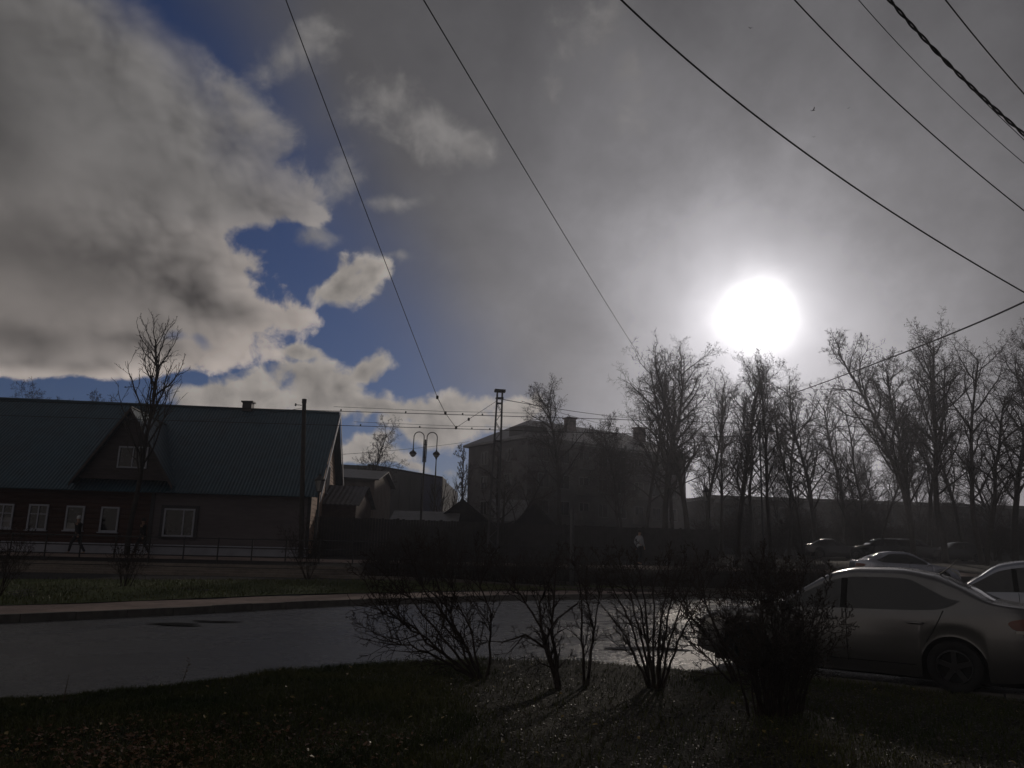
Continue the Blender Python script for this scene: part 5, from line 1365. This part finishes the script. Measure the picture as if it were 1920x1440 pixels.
for px, py, Y, S_, p_, ya, lb_ in ((1560, 1011, 60, SEDAN, P_DIM, -6, 'far parked car among the tree trunks, leftmost of the park row'), (1645, 1017, 60, SUV, P_DARK, 176, 'dark far parked car second in the park row'),
                                   (1712, 1018, 60, SUV, P_BEIGE, 4, 'pale far parked car third in the park row'), (1788, 1020, 60, SEDAN, P_DIM, 183, 'far parked car fourth in the park row')):
    q = at(px, py, Y); make_car(lb_, S_, p_, Vector((q.x, Y, zg(q.x, Y))), math.radians(ya), 'parked cars', detail=False)

# ------------------------------------------------------------------ people on the walkway
M_SKIN = mat('skin', (0.35, 0.22, 0.16), 0.6, 0.3, var=0.1)
M_HAIR = mat('dark_hair', (0.02, 0.015, 0.012), 0.6, 0.3)
M_COATD = mat('dark_coat', (0.022, 0.021, 0.024), 0.85, 0.2)
M_COATP = mat('pale_grey_jacket', (0.34, 0.35, 0.38), 0.8, 0.2)
M_TROU = mat('dark_trousers', (0.028, 0.028, 0.034), 0.85, 0.2)
M_CAP = mat('white_cap', (0.55, 0.55, 0.57), 0.8, 0.2)
def skin_body(name, V, Ed, Rd, m, parent):
    me = bpy.data.meshes.new(name); me.from_pydata(V, Ed, []); me.update(); o = link(name, me, m, parent)
    md = o.modifiers.new('skin', 'SKIN'); md.use_smooth_shade = True
    if not me.skin_vertices: pass
    for i, sv_ in enumerate(me.skin_vertices[0].data): sv_.radius = (Rd[i], Rd[i]*0.9); sv_.use_root = (i == 0)
    ss = o.modifiers.new('sub', 'SUBSURF'); ss.levels = 1; ss.render_levels = 2
    return o
def bake(o):
    dg = bpy.context.evaluated_depsgraph_get(); me = bpy.data.meshes.new_from_object(o.evaluated_get(dg)); mt = o.data.materials[0]
    o.modifiers.clear(); old = o.data; o.data = me
    if not me.materials: me.materials.append(mt)
    me.polygons.foreach_set('use_smooth', [True]*len(me.polygons))
def person(label, loc, yaw, coat, trousers, cap=None, Hs=1.0, coat_len=0.55, stride=0.28):
    E = empty('person', loc, yaw); E.scale = (Hs,)*3; tag(E, label, 'person')
    # body (faces +x): pelvis, spine, neck, head, legs mid stride, arms swinging, hands with fingers
    V, Ed, Rd = [], [], []
    def v(p, r_, par=None):
        V.append(p); Rd.append(r_)
        if par is not None: Ed.append((par, len(V)-1))
        return len(V)-1
    pel = v((0, 0, 0.93), 0.13); ab = v((0.01, 0, 1.10), 0.125, pel); ch = v((0.02, 0, 1.30), 0.145, ab); nk = v((0.03, 0, 1.47), 0.055, ch)
    hd = v((0.045, 0, 1.56), 0.070, nk); h2_ = v((0.05, 0, 1.66), 0.085, hd); v((0.045, 0, 1.725), 0.06, h2_)
    nose = v((0.145, 0, 1.62), 0.012, h2_)
    for s in (-1, 1):
        f = s*stride
        hp = v((0, s*0.09, 0.90), 0.092, pel); kn_ = v((0.05+f*0.55, s*0.10, 0.50), 0.060, hp); an = v((f*1.05-0.03 - 0.06*(s < 0), s*0.10, 0.10), 0.040, kn_); he = v((f*1.05+0.02, s*0.10, 0.045), 0.042, an); v((f*1.05+0.17, s*0.11, 0.035), 0.032, he)
        sh_ = v((0.02, s*0.185, 1.39), 0.062, ch); el = v((-0.03-f*0.35, s*0.235, 1.12), 0.045, sh_); wr_ = v((0.06-f*0.75, s*0.235, 0.89), 0.030, el); pm_ = v((0.075-f*0.80, s*0.235, 0.83), 0.030, wr_)
        for k in range(4):
            fx = 0.045 - k*0.027; a = v((0.075-f*0.80+fx, s*0.235, 0.785), 0.010, pm_); v((0.085-f*0.80+fx, s*0.225, 0.735 + 0.008*abs(k-1.2)), 0.009, a)
        a = v((0.115-f*0.80, s*0.225, 0.835), 0.011, pm_); v((0.135-f*0.80, s*0.22, 0.79), 0.009, a)
    o = skin_body('body', V, Ed, Rd, M_SKIN, E); bpy.context.view_layer.update(); bake(o)
    # coat, trousers, hair as clothing over the body
    V, Ed, Rd = [], [], []
    p0 = v((0.015, 0, 1.12), 0.165); c_ = v((0.02, 0, 1.33), 0.165, p0); v((0.03, 0, 1.45), 0.085, c_); lo_ = v((0.0, 0, 0.93), 0.175, p0); v((0.0, 0, 0.93-coat_len*0.5), 0.185, lo_)
    for s in (-1, 1):
        f = s*stride; a = v((0.02, s*0.19, 1.385), 0.085, c_); e_ = v((-0.03-f*0.35, s*0.24, 1.12), 0.066, a); v((0.055-f*0.73, s*0.238, 0.90), 0.05, e_)
    o = skin_body('coat', V, Ed, Rd, coat, E); bpy.context.view_layer.update(); bake(o)
    V, Ed, Rd = [], [], []
    p0 = v((0, 0, 0.92), 0.14)
    for s in (-1, 1):
        f = s*stride; a = v((0, s*0.095, 0.84), 0.108, p0); k_ = v((0.05+f*0.55, s*0.10, 0.50), 0.075, a); v((f*1.05-0.03-0.06*(s < 0), s*0.10, 0.09), 0.058, k_)
    o = skin_body('trousers', V, Ed, Rd, trousers, E); bpy.context.view_layer.update(); bake(o)
    b = MB(); b.lathe([(0.099, 1.62), (0.104, 1.68), (0.09, 1.74), (0.05, 1.775), (0.001, 1.785)], (0.035, 0, 0), 14); b.build('hair' if not cap else 'cap', cap or M_HAIR, E, True)
    for s in (-1, 1):
        b = MB(); b.lathe([(0.001, -0.012), (0.012, 0), (0.001, 0.012)], (0.128, s*0.033, 1.645), 8); b.build('eye', M_HAIR, E)
    b = MB(); b.box((0.132, 0, 1.575), (0.012, 0.05, 0.012)); b.build('mouth', M_TAIL, E)
    return E
def stand(px, Y): q = at(px, 1000, Y); return (q.x, Y, zg(q.x, Y)+0.006)
person('person in a dark coat and white cap walking behind the railing', stand(146, 37.2), math.radians(180), M_COATD, M_TROU, M_CAP, 1.0)
person('person in a dark coat beside the young tree trunk behind the railing', stand(268, 37.6), math.radians(175), M_COATD, M_TROU, None, 0.98, 0.7)
person('person in a pale grey jacket walking along the dark fence', stand(1198, 41.0), math.radians(35), M_COATP, M_TROU, None, 1.0, 0.3, 0.10)

# ------------------------------------------------------------------ added haze
hz = bpy.data.materials.new('glare_haze'); hz.use_nodes = True; t = hz.node_tree; t.nodes.clear()
pv_ = t.nodes.new('ShaderNodeVolumePrincipled'); pv_.inputs['Density'].default_value = HAZE; pv_.inputs['Anisotropy'].default_value = 0.7; pv_.inputs['Color'].default_value = (0.85, 0.88, 1.0, 1)  # forward-scattering volume, added to imitate veiling lens glare around the sun
mo = t.nodes.new('ShaderNodeOutputMaterial'); t.links.new(pv_.outputs[0], mo.inputs['Volume'])
b = MB(); b.hexa([(-640,-60,-1.3),(640,-60,-1.3),(640,940,-1.3),(-640,940,-1.3),(-640,-60,45),(640,-60,45),(640,940,45),(-640,940,45)])
o = b.build('haze', hz); tag(o, 'thin pale haze added over the street to imitate lens glare near the sun', 'haze', kind='stuff')
